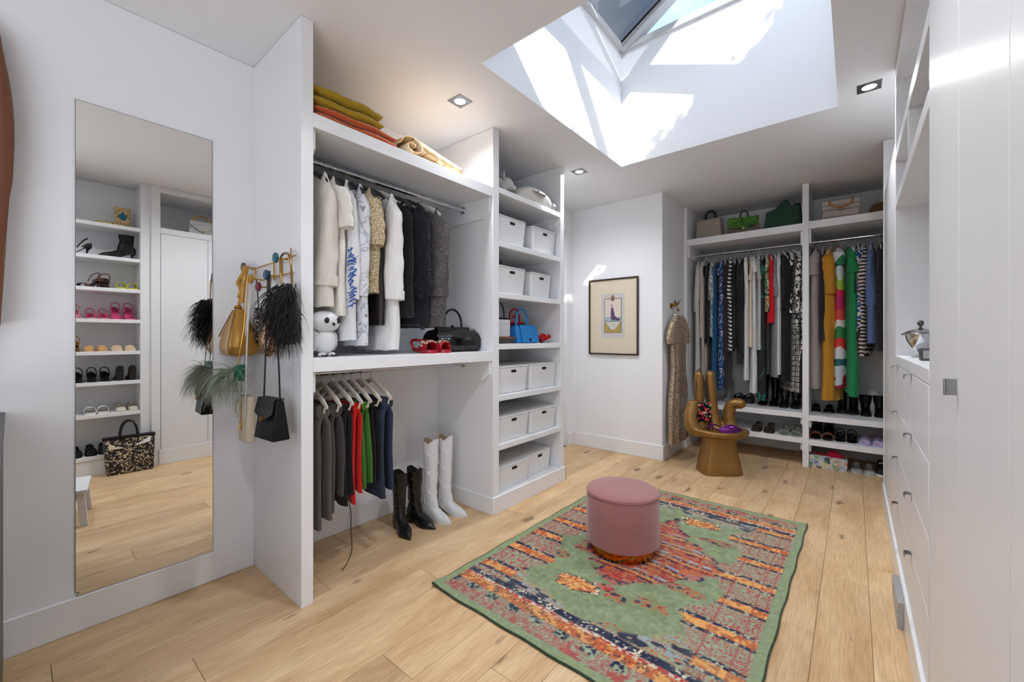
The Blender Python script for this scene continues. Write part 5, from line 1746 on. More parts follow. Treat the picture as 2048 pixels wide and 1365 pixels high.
for y, w in ((0.68, 'left'), (0.77, 'right')):
    S1('pump', 'black high wedge pump, %s of its pair in the mirror' % w, 'pump', plain('black_suede', (18, 17, 18), 0.8), y, 5, rz=0, x=0.33, L=0.21, W=0.040, heel=0.095, htype='block', th=0.03)
for y, w in ((0.475, 'left'), (0.562, 'right')):
    S1('slide', 'white leather slide, %s of its pair in the mirror' % w, 'sandal', WW, y, 6, L=0.23, W=0.040, toe='square', heel=0.016, plat=0.016, solem=SOLE_W)
CRS = plain('cream_canvas', (206, 196, 182), 0.7)
for y, w in ((0.69, 'left'), (0.785, 'right')):
    S1('janes', 'cream bar shoe, %s of its pair in the mirror' % w, 'shoe', CRS, y, 6, L=0.24, W=0.040, heel=0.014, th=0.014, solem=SOLE_W)
for y, w in ((0.385, 'at the mirror edge'), (0.485, 'in the middle'), (0.575, 'behind the tote bag')):
    S1('loafer', 'black loafer on the lowest shelf %s' % w, 'loafer', BLEATHER, y, 7, L=0.25, W=0.042, heel=0.02, th=0.018)
S1('pump', 'black pump at the mirror edge on the top shelf', 'pump', BLEATHER, 0.33, 0, L=0.22, W=0.036, heel=0.08, htype='stiletto', toe='point')
# ================================================================ bags, boxes and small things


def rbox(mb, x0, x1, y0, y1, z0, z1, r=0.02, taper=0.0, n=5, top_in=0.0):
    """box with rounded vertical edges; taper shrinks the base"""
    rings = []
    for z, k, ins in ((z0, taper, 0.004), (z0 + 0.004, taper, 0), (z1 - 0.004, 0, 0), (z1, 0, 0.004 + top_in)):
        cx, cy = (x0 + x1) / 2, (y0 + y1) / 2
        hx, hy = (x1 - x0) / 2 - k - ins, (y1 - y0) / 2 - k - ins
        rr = min(r, hx * 0.95, hy * 0.95)
        ring = []
        for qx, qy, a0 in ((1, 1, 0), (-1, 1, PI / 2), (-1, -1, PI), (1, -1, 3 * PI / 2)):
            for i in range(n + 1):
                a = a0 + PI / 2 * i / n
                ring.append((cx + qx * (hx - rr) + rr * math.cos(a), cy + qy * (hy - rr) + rr * math.sin(a), z))
        rings.append(ring)
    return mb.loft(rings)


def arc(p0, p1, h, n=14, up=(0, 0, 1), pw=1.0):
    a, b, u = Vector(p0), Vector(p1), Vector(up)
    return [tuple(a.lerp(b, 0.5 - 0.5 * math.cos(PI * i / n)) + u * (h * math.sin(PI * i / n) ** pw)) for i in range(n + 1)]


def plumes(mb, n, base, spread, dirv, ln, droop, seed, w=0.0022, segs=6, rnd=0.85):
    rs = random.Random(seed)
    for _ in range(n):
        p = Vector(base) + Vector((rs.uniform(-1, 1) * spread[0], rs.uniform(-1, 1) * spread[1], rs.uniform(-1, 1) * spread[2]))
        d = (Vector(dirv) + Vector((rs.uniform(-1, 1), rs.uniform(-1, 1), rs.uniform(-.5, .7))) * rnd).normalized()
        l = ln * rs.uniform(0.55, 1.2) / segs
        sd = d.cross(Vector((rs.uniform(-1, 1), rs.uniform(-1, 1), rs.uniform(-1, 1)))).normalized()
        vs, fs = [], []
        for i in range(segs + 1):
            ww = w * (1 - 0.8 * i / segs) * rs.uniform(0.8, 1.2)
            vs += [p - sd * ww, p + sd * ww]
            if i < segs:
                fs.append((2 * i, 2 * i + 1, 2 * i + 3, 2 * i + 2))
            p = p + d * l
            d = (d + Vector((rs.uniform(-.12, .12), rs.uniform(-.12, .12), -droop * rs.uniform(0.6, 1.4)))).normalized()
        mb.add(vs, fs)
    return mb


def stuff(o):
    o['kind'] = 'stuff'
    return o


# ---- wire hook rack on the tall side panel (faces -y)
YP = 0.885
rk = thing('hook_rack', 'brass wire hook rack with coloured round knobs on the side panel', 'coat rack', (-2.35, YP, 1.60))
wb = MB()
wb.tube([(-0.27, -0.018, 0.085), (0.29, -0.018, 0.095)], 0.0036, 8)
wb.tube([(-0.16, -0.010, 0.015), (0.24, -0.010, 0.02)], 0.0036, 8)
for x, z0, z1 in ((0.02, 0.0, 0.135), (0.125, 0.012, 0.10), (0.225, -0.01, 0.14), (-0.24, 0.03, 0.095)):
    wb.tube([(x, -0.012, z0), (x, -0.012, z1)], 0.0038, 8)
obj('wire_frame', wb, BRASS, rk)
KN = [(-0.245, 0.090, (84, 86, 84)), (-0.135, 0.015, (176, 132, 44)), (-0.030, -0.035, (112, 30, 50)), (0.075, 0.016, (36, 76, 108)), (0.190, 0.088, (30, 92, 104))]
for i, (x, z, c) in enumerate(KN):
    p = obj('peg', MB().tube([(x, -0.012, z), (x, -0.062, z)], 0.004, 8), BRASS, rk)
    obj('knob', MB().tube([(x, -0.060, z), (x, -0.064, z), (x, -0.074, z), (x, -0.077, z)], [0.018, 0.025, 0.025, 0.019], 20), plain('knob_%d' % i, c, 0.5), p)


def kx(i):
    return -2.35 + KN[i][0], YP - 0.045, 1.60 + KN[i][1]


GH = 'bags hanging on the hook rack'
# gold satin bag on the grey knob
x, y, z = kx(0)
gs = thing('handbag', 'gold satin handbag with a knotted strap on the hook rack', 'bag', (x + 0.03, y - 0.055, 1.20), 0, GH)
GS_ = plain('gold_satin', (178, 132, 58), 0.33, 0.35, bump=0.12, bscale=14, var=0.12, vscale=7)
rg = []
for q, hx, hy in ((0, 0.085, 0.045), (0.008, 0.108, 0.062), (0.05, 0.130, 0.078), (0.11, 0.112, 0.066), (0.18, 0.072, 0.045), (0.24, 0.036, 0.026), (0.262, 0.022, 0.016)):
    rg.append([(hx * math.copysign(abs(math.cos(a)) ** 0.5, math.cos(a)), hy * math.copysign(abs(math.sin(a)) ** 0.5, math.sin(a)), q) for a in np.linspace(0, 2 * PI, 33)[:-1]])
obj('body', MB().loft(rg), GS_, gs, subs=1)
for s in (-1, 1):
    obj('seam', MB().tube(spline([(s * 0.018, -0.022, 0.25), (s * 0.05, -0.046, 0.18), (s * 0.085, -0.067, 0.11), (s * 0.10, -0.079, 0.05), (s * 0.085, -0.062, 0.008)], 6), 0.0028, 6), plain('gold_seam', (140, 98, 36), 0.4, 0.3), gs)
obj('clasp', MB().ball((0, -0.004, 0.265), 0.02, 12, 8, sz=0.6), BRASS, gs)
kn = MB()
kn.tube(spline([(0, 0, 0.27), (-0.012, 0.01, 0.32), (0.012, 0.01, 0.36), (-0.006, 0.0, 0.40), (0.012, 0.02, 0.44), (-0.01, 0.035, 0.485)], 6), [0.007] * 6 + [0.015] * 8 + [0.012] * 8 + [0.016] * 9, 10)
kn.tube(spline([(0.015, 0.01, 0.29), (0.03, 0.01, 0.36), (0.028, 0.02, 0.43), (-0.002, 0.04, 0.49)], 6), 0.011, 8)
obj('knotted_strap', kn, GS_, gs)
# green feather clutch
x, y, z = kx(1)
gf = thing('feather_clutch', 'green clutch trimmed with sage feathers on the hook rack', 'bag', (x + 0.045, y - 0.10, 0.93), 0, GH)
obj('clutch_body', MB().prism([(-0.06, 0.205), (0.055, 0.235), (0.06, 0.19), (0.05, 0.15), (-0.05, 0.15)], 'y', -0.025, 0.025), plain('emerald_satin', (26, 98, 74), 0.35), gf, bevel=0.006)
fm = plumes(MB(), 560, (-0.005, -0.015, 0.185), (0.05, 0.02, 0.012), (-0.12, -0.45, -0.1), 0.19, 0.42, 5, 0.0020, rnd=0.6)
stuff(obj('feathers', fm, fabric('sage_feather', (152, 160, 140), crease=0), gf, sharp=0))
obj('chain', MB().tube(spline([(0.0, 0, 0.23), (0.03, 0.02, 0.42), (0.02, 0.04, 0.685)], 6), 0.003, 6), BRASS, gf)
# beaded black bag
db = thing('beaded_bag', 'small black and white beaded bag hanging behind the gold bag', 'bag', (x + 0.025, y + 0.005, 1.27), 0, GH)
obj('body', MB().loft([[(hx * math.cos(a), 0.02 * math.sin(a), q) for a in np.linspace(0, 2 * PI, 21)[:-1]] for q, hx in ((0, 0.02), (0.03, 0.045), (0.1, 0.05), (0.17, 0.03), (0.19, 0.012))]), pattern('bw_beads', 'voronoi', [(216, 210, 200), (22, 20, 20)], 90, [0, 0.34], 0.35), db)
obj('strap', MB().tube(spline([(0, 0, 0.185), (-0.01, 0, 0.26), (-0.03, 0, 0.34)], 5), 0.003, 6), BLACK, db)
# woven pouch on a white strap
x, y, z = kx(2)
wp = thing('woven_pouch', 'cream woven pouch hanging by a long white strap', 'bag', (x - 0.045, y - 0.06, 0.765), 0, GH)
wv_ = pattern('cream_weave', 'weave', [(214, 200, 178), (190, 172, 146)], 42, [0, 0.5], 0.85, bump=0.4)
mb = MB()
rbox(mb, -0.062, 0.062, -0.025, 0.025, 0, 0.235, 0.022, 0.0)
obj('body', mb, wv_, wp)
obj('zip', MB().box(-0.008, -0.003, -0.0285, -0.0255, 0.06, 0.21), BRASS, wp)
obj('zip_pull', MB().tube([(-0.006, -0.03, 0.10), (-0.006, -0.032, 0.065)], [0.003, 0.007], 8), BRASS, wp)
obj('loop_handle', MB().tube(spline([(-0.03, -0.02, 0.22), (-0.075, -0.03, 0.19), (-0.07, -0.032, 0.14), (-0.045, -0.028, 0.125)], 6), 0.007, 8), plain('white_cord', (214, 208, 198), 0.7), wp)
for i, (xa, ya) in enumerate(((-0.055, -0.012), (0.05, -0.026))):
    st_ = MB()
    pts = spline([(xa, ya, 0.20 if i == 0 else 0.13), (xa + (0.004 if i else 0.01), ya + 0.004, 0.40), (xa * 0.6, ya + 0.02, 0.62), (0.0, 0.015, 0.80)], 6)
    st_.tube(pts, 0.011, 8, flat=0.18, up=(1, 0, 0))
    obj('strap', st_, plain('white_strap', (214, 212, 208), 0.6), wp)
# copper sequin pouch
x, y, z = kx(3)
sq = thing('sequin_bag', 'copper sequin pouch hanging behind the white strap', 'bag', (x - 0.03, y - 0.005, 1.205), 0, GH)
obj('body', MB().loft([[(hx * math.cos(a), hy * math.sin(a), q) for a in np.linspace(0, 2 * PI, 29)[:-1]] for q, hx, hy in ((0, 0.03, 0.012), (0.025, 0.075, 0.028), (0.09, 0.09, 0.034), (0.16, 0.075, 0.026), (0.22, 0.04, 0.015), (0.25, 0.012, 0.008))]), pattern('copper_sequins', 'cells', [(120, 78, 46), (176, 128, 88), (222, 190, 150), (84, 54, 34)], 150, [0, 0.35, 0.66, 0.88], 0.28, metal=0.6), sq)
obj('strap', MB().tube(spline([(0, 0, 0.245), (0.012, 0.0, 0.33), (0.03, 0.0, 0.405)], 5), 0.008, 8), plain('beige_satin', (190, 164, 134), 0.45), sq)
# black flap bag with long strap
bf = thing('flap_bag', 'black leather flap bag on a long shoulder strap', 'bag', (x + 0.155, y - 0.055, 0.825), math.radians(4), GH)
obj('body', MB().loft([[(-0.095, -0.040, 0), (0.095, -0.040, 0.0), (0.095, 0.040, 0.0), (-0.095, 0.040, 0.0)], [(-0.082, -0.018, 0.185), (0.082, -0.018, 0.185), (0.082, 0.018, 0.185), (-0.082, 0.018, 0.185)]]), BLEATHER, bf, bevel=0.006)
obj('flap', MB().loft([[(-0.083, 0.018, 0.188), (-0.083, -0.022, 0.188), (-0.086, -0.036, 0.125), (0.0, -0.040, 0.085), (0.086, -0.036, 0.125), (0.083, -0.022, 0.188), (0.083, 0.018, 0.188)], [(-0.083, 0.018, 0.192), (-0.083, -0.026, 0.192), (-0.086, -0.041, 0.125), (0.0, -0.045, 0.083), (0.086, -0.041, 0.125), (0.083, -0.026, 0.192), (0.083, 0.018, 0.192)]]), BLEATHER, bf)
obj('clasp', MB().tube([(0, -0.042, 0.10), (0, -0.052, 0.10)], 0.012, 14), BRASS, bf)
for s in (-1, 1):
    sb = MB()
    sb.tube(spline([(s * 0.08, 0, 0.175), (s * 0.06 - 0.03, 0.012, 0.42), (s * 0.012 - 0.10, 0.03, 0.70), (-0.155 + s * 0.01, 0.055, 0.81)], 6), 0.008, 8, flat=0.3, up=(1, 0, 0))
    obj('strap', sb, BLEATHER, bf)
# black ostrich feather bag
x, y, z = kx(4)
ob = thing('feather_bag', 'shaggy black ostrich feather bag on the teal knob', 'bag', (x + 0.10, y - 0.005, 1.27), 0, GH)
rg = [[(hx * math.cos(a), hy * math.sin(a), q) for a in np.linspace(0, 2 * PI, 25)[:-1]] for q, hx, hy in ((0, 0.06, 0.02), (0.03, 0.10, 0.035), (0.15, 0.095, 0.035), (0.25, 0.06, 0.025), (0.285, 0.02, 0.01))]
obj('body', MB().loft(rg), BLACK, ob)
fm = MB()
plumes(fm, 620, (0.0, -0.02, 0.21), (0.085, 0.03, 0.07), (0.05, -0.40, -0.55), 0.17, 0.35, 8, 0.0022, rnd=0.6)
plumes(fm, 300, (0.02, -0.01, 0.09), (0.09, 0.03, 0.05), (0.12, -0.4, -0.6), 0.13, 0.3, 9, 0.0022, rnd=0.6)
stuff(obj('feathers', fm, fabric('black_feather', (26, 25, 26), crease=0), ob, sharp=0))
obj('handle', MB().tube(spline([(-0.06, 0, 0.255), (-0.09, 0.0, 0.35), (-0.085, 0.0, 0.42), (-0.03, 0.0, 0.435), (0.02, 0, 0.40), (0.04, 0, 0.27)], 6), 0.005, 8), plain('bronze_handle', (140, 110, 66), 0.3, 0.8), ob)

# ---- folded knits on the top shelf


def folded(name, label, cat, mat, loc, sx, sy, hz, layers, seed, rz=0):
    t = thing(name, label, cat, loc, rz, 'folded textiles on the top shelf')
    rs = random.Random(seed)
    for l in range(layers):
        z0 = hz * l / layers
        h = hz / layers
        rings = []
        for i in range(33):
            u = math.sin(-PI / 2 + PI * i / 32)
            e = max(0.05, (1 - abs(u) ** 10)) ** 0.5 * (1 + 0.05 * math.sin(31 * u))
            r = []
            for j in range(24):
                a = 2 * PI * j / 24
                c, s = math.cos(a), math.sin(a)
                r.append((sx / 2 * math.copysign(abs(c) ** 0.45, c) * (0.97 + 0.03 * math.sin(3 * u + l)), sy / 2 * u, z0 + h / 2 + h * 0.52 * e * math.copysign(abs(s) ** 0.6, s) + 0.003 * math.sin(7 * u + 5 * c + rs.random())))
            rings.append(r)
        obj('fold', MB().loft(rings), mat, t, sharp=70)
    return t


def knit(name, c1, c2):
    m = pattern(name, 'weave', [c1, c2], 46, [0, 0.5], 0.9, bump=0.9, stretch=(1, 1, 1))
    return wrinkle(m, 0.5)


folded('knit_blanket', 'orange knitted blanket under the mustard one on the top shelf', 'blanket', fabric('orange_mohair', (186, 82, 30), bump=1.0, bscale=60, sheen=0.5), (-2.32, 1.20, 2.405), 0.54, 0.48, 0.075, 2, 1)
folded('knit_blanket', 'mustard knitted blanket folded on top of the orange one', 'blanket', fabric('mustard_knit', (168, 136, 34), bump=1.0, bscale=80, stretch=(1, 3, 1)), (-2.32, 1.155, 2.482), 0.52, 0.40, 0.105, 2, 2)
rl = thing('rolled_blanket', 'pale tan striped blanket rolled up on the top shelf', 'blanket', (-2.30, 1.66, 2.405), 0, 'folded textiles on the top shelf')
TANB = pattern('tan_stripe_wool', 'wave', [(214, 180, 134), (196, 140, 84), (226, 206, 170)], 5, [0, 0.45, 0.7], 0.9, 0.8, stretch=(0.1, 1, 1))
spr = [((0.010 + 0.0062 * a) * math.cos(a), (0.010 + 0.0062 * a) * math.sin(a)) for a in np.linspace(0, 9.5, 60)]
mbr = MB()
mbr.loft([[(x_, -0.10 + p[0] * 1.3, 0.062 + p[1] * 0.85) for p in spr] for x_ in (-0.25, 0.0, 0.235)], closed=False)
obj('roll', mbr, TANB, rl, solid=0.009)
obj('loose_end', MB().grid(lambda u, v: (-0.25 + 0.48 * u, -0.05 + 0.36 * v, 0.062 * (1 - v) ** 1.2 + 0.03 + 0.008 * math.sin(9 * u) * v), 12, 14), TANB, rl, solid=0.045)

# ---- white owl ornament (plain glazed ceramic)
ow = thing('owl_ornament', 'white owl ornament at the near end of the middle shelf', 'ornament', (-2.16, 1.055, 1.2), math.radians(12))
CER = plain('white_ceramic', (216, 217, 219), 0.3, var=0.03, vscale=40)
obj('body', MB().ball((0, 0, 0.082), 0.062, 20, 14, sx=0.9, sy=1.0, sz=1.1), CER, ow)
obj('head', MB().ball((0.005, 0, 0.185), 0.072, 22, 14, sx=0.95, sy=1.15, sz=0.82), CER, ow)
for s in (-1, 1):
    obj('eye', MB().ball((0.066, s * 0.034, 0.190), 0.016, 12, 8, sx=0.35), BLACK, ow)
    obj('wing', MB().ball((-0.005, s * 0.058, 0.085), 0.05, 14, 10, sx=0.7, sy=0.25, sz=1.1), pattern('owl_speckle', 'voronoi', [(60, 60, 62), (214, 215, 217)], 60, [0, 0.16], 0.4), ow)
    ft_ = obj('foot', MB().ball((0.02, s * 0.028, 0.012), 0.022, 12, 8, sz=0.55), CER, ow)
    for k in (-1, 0, 1):
        obj('claw', MB().tube([(0.036, s * 0.028 + k * 0.011, 0.010), (0.048, s * 0.028 + k * 0.013, 0.002)], [0.005, 0.002], 6), BLACK, ft_)
obj('beak', MB().tube([(0.066, 0, 0.176), (0.080, 0, 0.168), (0.080, 0, 0.160)], [0.009, 0.006, 0.001], 8), plain('dark_beak', (44, 42, 42), 0.4), ow)

# ---- black patent doctor bag
pb = thing('doctor_bag', 'black patent doctor bag with arched handle at the end of the middle shelf', 'bag', (-2.25, 2.045, 1.2), math.radians(-3))
rg = []
for yq in np.linspace(-0.205, 0.205, 23):
    yq *= 0.95
    e = 1 - (abs(yq) / 0.205) ** 4 * 0.28
    r = []
    for a in np.linspace(0, 2 * PI, 29)[:-1]:
        c, s = math.cos(a), math.sin(a)
        zz = 0.085 + 0.085 * math.copysign(abs(s) ** 0.55, s) * (e if s > 0 else 1)
        xx = 0.095 * math.copysign(abs(c) ** 0.6, c) * (1 - 0.62 * ss(0.09, 0.175, zz)) + 0.004 * math.sin(30 * yq + 4 * c)
        r.append((xx, yq, zz))
    rg.append(r)
obj('body', MB().loft(rg), PATENT, pb)
obj('frame', MB().box(-0.018, 0.018, -0.15, 0.15, 0.160, 0.178), PATENT, pb, bevel=0.004)
obj('handle', MB().tube(arc((0, -0.085, 0.17), (0, 0.085, 0.17), 0.135, 18, pw=0.8), 0.0085, 10), PATENT, pb)
obj('lock', MB().ball((0.0, 0.0, 0.184), 0.013, 12, 8, sz=0.7), PATENT, pb)
obj('end_trim', MB().tube(spline([(0.02, 0.165, 0.168), (0.075, 0.185, 0.135), (0.085, 0.200, 0.10), (0.05, 0.208, 0.075)], 6), 0.0035, 6), CHROME, pb)
obj('end_rib', MB().box(0.015, 0.03, 0.195, 0.212, 0.09, 0.168), CHROME, pb, bevel=0.002)

# ---- lidded boxes of the tower
GBX = 'white lidded boxes in the shelf tower'
SLOT = plain('slot_black', (12, 12, 12), 0.6)


def lidbox(label, y0, y1, z, h, xf=-2.075, depth=0.42):
    t = thing('storage_box', label, 'box', (xf, (y0 + y1) / 2, z), 0, GBX)
    w = (y1 - y0) / 2
    mb = MB()
    rbox(mb, -depth, -0.004, -w + 0.004, w - 0.004, 0, h - 0.012, 0.022, 0.014)
    obj('tub', mb, WHITEP, t)
    mb = MB()
    rbox(mb, -depth - 0.004, 0.0, -w, w, h - 0.0115, h, 0.024, 0.0)
    obj('lid', mb, WHITEP, t)
    mb = MB()
    n = 8
    pts = []
    for cy, a0 in ((0.021, -PI / 2), (-0.021, PI / 2)):
        pts += [(cy + 0.0105 * math.cos(a0 + PI * i / n), h * 0.80 + 0.0105 * math.sin(a0 + PI * i / n)) for i in range(n + 1)]
    # the tub face leans in slightly, the slot plate follows it
    mb.loft([[(-0.0065 - (h - p[1]) * 0.062 + 0.0060, p[0], p[1]) for p in pts], [(-0.0065 - (h - p[1]) * 0.062 - 0.004, p[0], p[1]) for p in pts]])
    obj('grip_slot', mb, SLOT, t)
    return t


tz = [z + 0.042 for z in TS] + [0.12]
rows = [(1, 'topmost row', ((2.34, 2.705), (2.79, 3.15)), 0.218, (-2.072, -2.072)), (2, 'second row', ((2.34, 2.70), (2.785, 3.10)), 0.216, (-2.072, -2.09)), (4, 'third row', ((2.335, 2.735), (2.75, 3.15)), 0.212, (-2.07, -2.07)),
        (5, 'fourth row', ((2.335, 2.745), (2.755, 3.15)), 0.195, (-2.07, -2.07)), (6, 'lowest row', ((2.335, 2.755), (2.765, 3.125)), 0.188, (-2.07, -2.11))]
for lev, nm, ys, h, xs in rows:
    for (a, b_), xf_, sd in zip(ys, xs, ('left', 'right')):
        lidbox('white lidded storage box in the %s of the tower, %s of two' % (nm, sd), a, b_, tz[lev], h, xf_)
tag(obj('ceramic_pot', MB().lathe([(0.05, 0), (0.075, 0.012), (0.082, 0.035), (0.07, 0.055), (0.03, 0.064), (0.001, 0.066)], 24), plain('stone_beige', (196, 188, 178), 0.6), loc=(-2.25, 2.80, tz[1] + 0.218)), 'low beige stone pot lying on the topmost right box', 'pot')
tag(obj('paper_roll', MB().lathe([(0.03, 0), (0.034, 0.004), (0.034, 0.05), (0.03, 0.054), (0.012, 0.054), (0.012, 0.03)], 20), plain('beige_paper', (206, 192, 176), 0.7), loc=(-2.17, 2.37, tz[1] + 0.218)), 'small beige roll standing on the topmost left box', 'roll')
tag(obj('pouch', MB().loft([[(hx * math.copysign(abs(math.cos(a)) ** 0.5, math.cos(a)), hy * math.copysign(abs(math.sin(a)) ** 0.5, math.sin(a)), q) for a in np.linspace(0, 2 * PI, 21)[:-1]] for q, hx, hy in ((0, 0.07, 0.05), (0.006, 0.078, 0.056), (0.03, 0.076, 0.054), (0.038, 0.06, 0.04))]), BLACK, loc=(-2.16, 2.37, tz[2] + 0.216)), 'flat black pouch on the second-row left box', 'pouch')
# ---- figurine and steam press on the tower top
an = thing('animal_figurine', 'matte white pig figurine on top of the tower', 'figurine', (-2.24, 2.50, tz[0]), math.radians(58))
PORC = plain('matte_porcelain', (196, 194, 192), 0.6)
obj('body', MB().ball((-0.03, 0, 0.115), 0.085, 22, 14, sx=1.3, sy=0.9, sz=0.85), PORC, an)
obj('head', MB().ball((0.09, 0, 0.13), 0.055, 18, 12, sx=1.15, sy=0.95), PORC, an)
obj('snout', MB().tube([(0.13, 0, 0.115), (0.165, 0, 0.10), (0.172, 0, 0.098)], [0.032, 0.022, 0.018], 14), PORC, an)
for s in (-1, 1):
    obj('ear', MB().tube(spline([(0.065, s * 0.03, 0.165), (0.06, s * 0.042, 0.20), (0.066, s * 0.046, 0.235)], 5), [0.012, 0.016, 0.019, 0.02, 0.019, 0.017, 0.014, 0.010, 0.007, 0.004, 0.002], 10, flat=0.45), PORC, an)
    for x_ in (0.05, -0.10):
        obj('leg', MB().tube([(x_, s * 0.042, 0.09), (x_, s * 0.045, 0.03), (x_, s * 0.045, 0.0)], [0.032, 0.022, 0.020], 12), PORC, an)
sp = thing('steam_press', 'white oval clothes steam press lying on top of the tower', 'appliance', (-2.20, 2.89, tz[0]), math.radians(-4))
APP = plain('appliance_white', (214, 210, 204), 0.3)
rg = []
for yq in np.linspace(-0.25, 0.245, 25):
    u = yq / 0.25
    h = 0.155 * max(0.10, (1 - abs(u) ** 2.4)) ** 0.62 + 0.02
    rg.append([(0.125 * math.copysign(abs(math.cos(a)) ** 0.7, math.cos(a)) * (1 - 0.25 * abs(u) ** 3), yq, h / 2 + h / 2 * math.copysign(abs(math.sin(a)) ** 0.75, math.sin(a))) for a in np.linspace(0, 2 * PI, 29)[:-1]])
obj('shell', MB().loft(rg), APP, sp)
dial = MB().tube([(0.117, 0.01, 0.118), (0.124, 0.01, 0.121)], [0.095, 0.09], 28, flat=1)
dial.v = [(x_, 0.01 + (y_ - 0.01) * 1.0, 0.118 + (z_ - 0.118) * 0.26) for x_, y_, z_ in dial.v]
pn = obj('control_panel', dial, plain('panel_taupe', (150, 142, 136), 0.4), sp)
obj('buttons', MB().tube([(0.125, -0.01, 0.122), (0.128, -0.01, 0.1225)], 0.010, 10), BLACK, pn)
obj('nozzle', MB().tube([(0.06, 0.205, 0.05), (0.105, 0.225, 0.04), (0.12, 0.232, 0.035)], [0.040, 0.036, 0.022], 16), plain('nozzle_grey', (176, 176, 176), 0.35), sp)
obj('seam', MB().tube([(0.1255, 0.03, 0.01), (0.127, 0.03, 0.05), (0.126, 0.03, 0.085)], 0.0012, 5), plain('seam_grey', (150, 148, 146), 0.5), sp)

# ---- bag cubby of the tower
ZC3 = tz[3]
db_ = thing('gift_box', 'dark box with a brown lid at the left of the bag cubby', 'box', (-2.17, 2.43, ZC3))
obj('base', MB().box(-0.12, 0.09, -0.10, 0.12, 0, 0.040), plain('slate_card', (58, 58, 60), 0.6), db_, bevel=0.002)
obj('lid', MB().box(-0.123, 0.093, -0.103, 0.123, 0.040, 0.054), plain('brown_card', (134, 78, 48), 0.6), db_, bevel=0.002)
wbx = thing('stacked_box', 'white flap box with a black tab standing on the dark box', 'box', (-2.20, 2.43, ZC3 + 0.054))
obj('body', MB().box(-0.08, 0.08, -0.10, 0.115, 0, 0.135), plain('white_card', (206, 207, 210), 0.55), wbx, bevel=0.003)
obj('tab', MB().box(0.080, 0.083, -0.062, -0.040, 0.075, 0.135), BLACK, wbx)
for zq in (0.05, 0.10):
    obj('seam', MB().box(0.0800, 0.0806, -0.10, 0.115, zq, zq + 0.002), plain('seam_grey', (150, 148, 146), 0.5), wbx)
bt = thing('handbag', 'black bag with thin arched handles on the white flap box', 'bag', (-2.20, 2.44, ZC3 + 0.189))
mb = MB()
rbox(mb, -0.06, 0.06, -0.11, 0.11, 0, 0.018, 0.02)
obj('body', mb, BLEATHER, bt)
for xq in (-0.03, 0.045):
    obj('handle', MB().tube(arc((xq, -0.075, 0.015), (xq, 0.07, 0.015), 0.125, 16, pw=0.75), 0.005, 8), BLEATHER, bt)
blu = plain('azure_leather', (30, 122, 190), 0.5, bump=0.1, bscale=120)
rb = thing('handbag', 'red and black bag behind the blue bag', 'bag', (-2.24, 2.76, ZC3), 0)
obj('body', MB().loft([[(-0.05, -0.13, 0), (0.045, -0.13, 0), (0.045, 0.13, 0), (-0.05, 0.13, 0)], [(-0.03, -0.11, 0.175), (0.025, -0.11, 0.175), (0.025, 0.105, 0.18), (-0.03, 0.105, 0.18)]]), plain('black_red_leather', (26, 20, 22), 0.4), rb, bevel=0.012)
obj('red_trim', MB().box(0.018, 0.034, -0.10, 0.07, 0.165, 0.185), plain('red_leather', (176, 24, 44), 0.4), rb, bevel=0.004)
obj('handle', MB().tube(arc((0.0, -0.085, 0.17), (0.0, 0.055, 0.17), 0.125, 16, pw=0.8), 0.0075, 8), plain('red_leather', (176, 24, 44), 0.4), rb)
obj('tag', MB().ball((0.03, -0.05, 0.225), 0.026, 10, 8, sx=0.4, sy=1.2, sz=0.6), plain('red_leather', (176, 24, 44), 0.4), rb)
bb_ = thing('handbag', 'bright blue flap handbag in the bag cubby', 'bag', (-2.125, 2.74, ZC3), math.radians(-4))
obj('body', MB().loft([[(-0.055, -0.135, 0), (0.045, -0.135, 0), (0.045, 0.115, 0), (-0.055, 0.115, 0)], [(-0.05, -0.135, 0.12), (0.03, -0.135, 0.12), (0.03, 0.11, 0.12), (-0.05, 0.11, 0.12)], [(-0.035, -0.125, 0.145), (0.02, -0.125, 0.145), (0.02, 0.105, 0.145), (-0.035, 0.105, 0.145)]]), blu, bb_, bevel=0.01)
obj('flap', MB().loft([[(-0.03, -0.095, 0.149), (0.03, -0.095, 0.145), (0.053, -0.085, 0.008), (0.058, -0.085, 0.008), (0.036, -0.095, 0.150), (-0.03, -0.095, 0.154)], [(-0.03, 0.108, 0.149), (0.03, 0.108, 0.145), (0.053, 0.122, 0.008), (0.058, 0.122, 0.008), (0.036, 0.108, 0.150), (-0.03, 0.108, 0.154)]]), blu, bb_, bevel=0.002)
obj('stud', MB().tube([(0.052, 0.01, 0.03), (0.060, 0.01, 0.03)], 0.010, 14), plain('dark_stud', (60, 50, 56), 0.4, 0.6), bb_)
obj('handle', MB().tube(arc((-0.01, -0.095, 0.14), (-0.01, 0.045, 0.14), 0.145, 16, pw=0.8), 0.009, 10), blu, bb_)
fl = thing('flower_brooch', 'red fabric flower beside the blue bag', 'flower', (-2.13, 2.985, ZC3 - 0.012))
RED = fabric('poppy_red', (186, 18, 34), crease=0)
for i in range(7):
    a = i * 2 * PI / 7
    pm = MB().grid(lambda u, v: ((0.012 + 0.092 * u) * math.cos(a + (v - 0.5) * 0.95 * (0.4 + u)) * (1 - 0.25 * u * u), (0.012 + 0.092 * u) * math.sin(a + (v - 0.5) * 0.95 * (0.4 + u)), 0.02 + 0.075 * u ** 0.7 * (0.75 + 0.25 * math.cos(5 * v + i))), 6, 6)
    obj('petal', pm, RED, fl, solid=0.004)
obj('heart', MB().ball((0, 0, 0.035), 0.022, 10, 8), plain('dark_red_heart', (90, 8, 18), 0.7), fl)

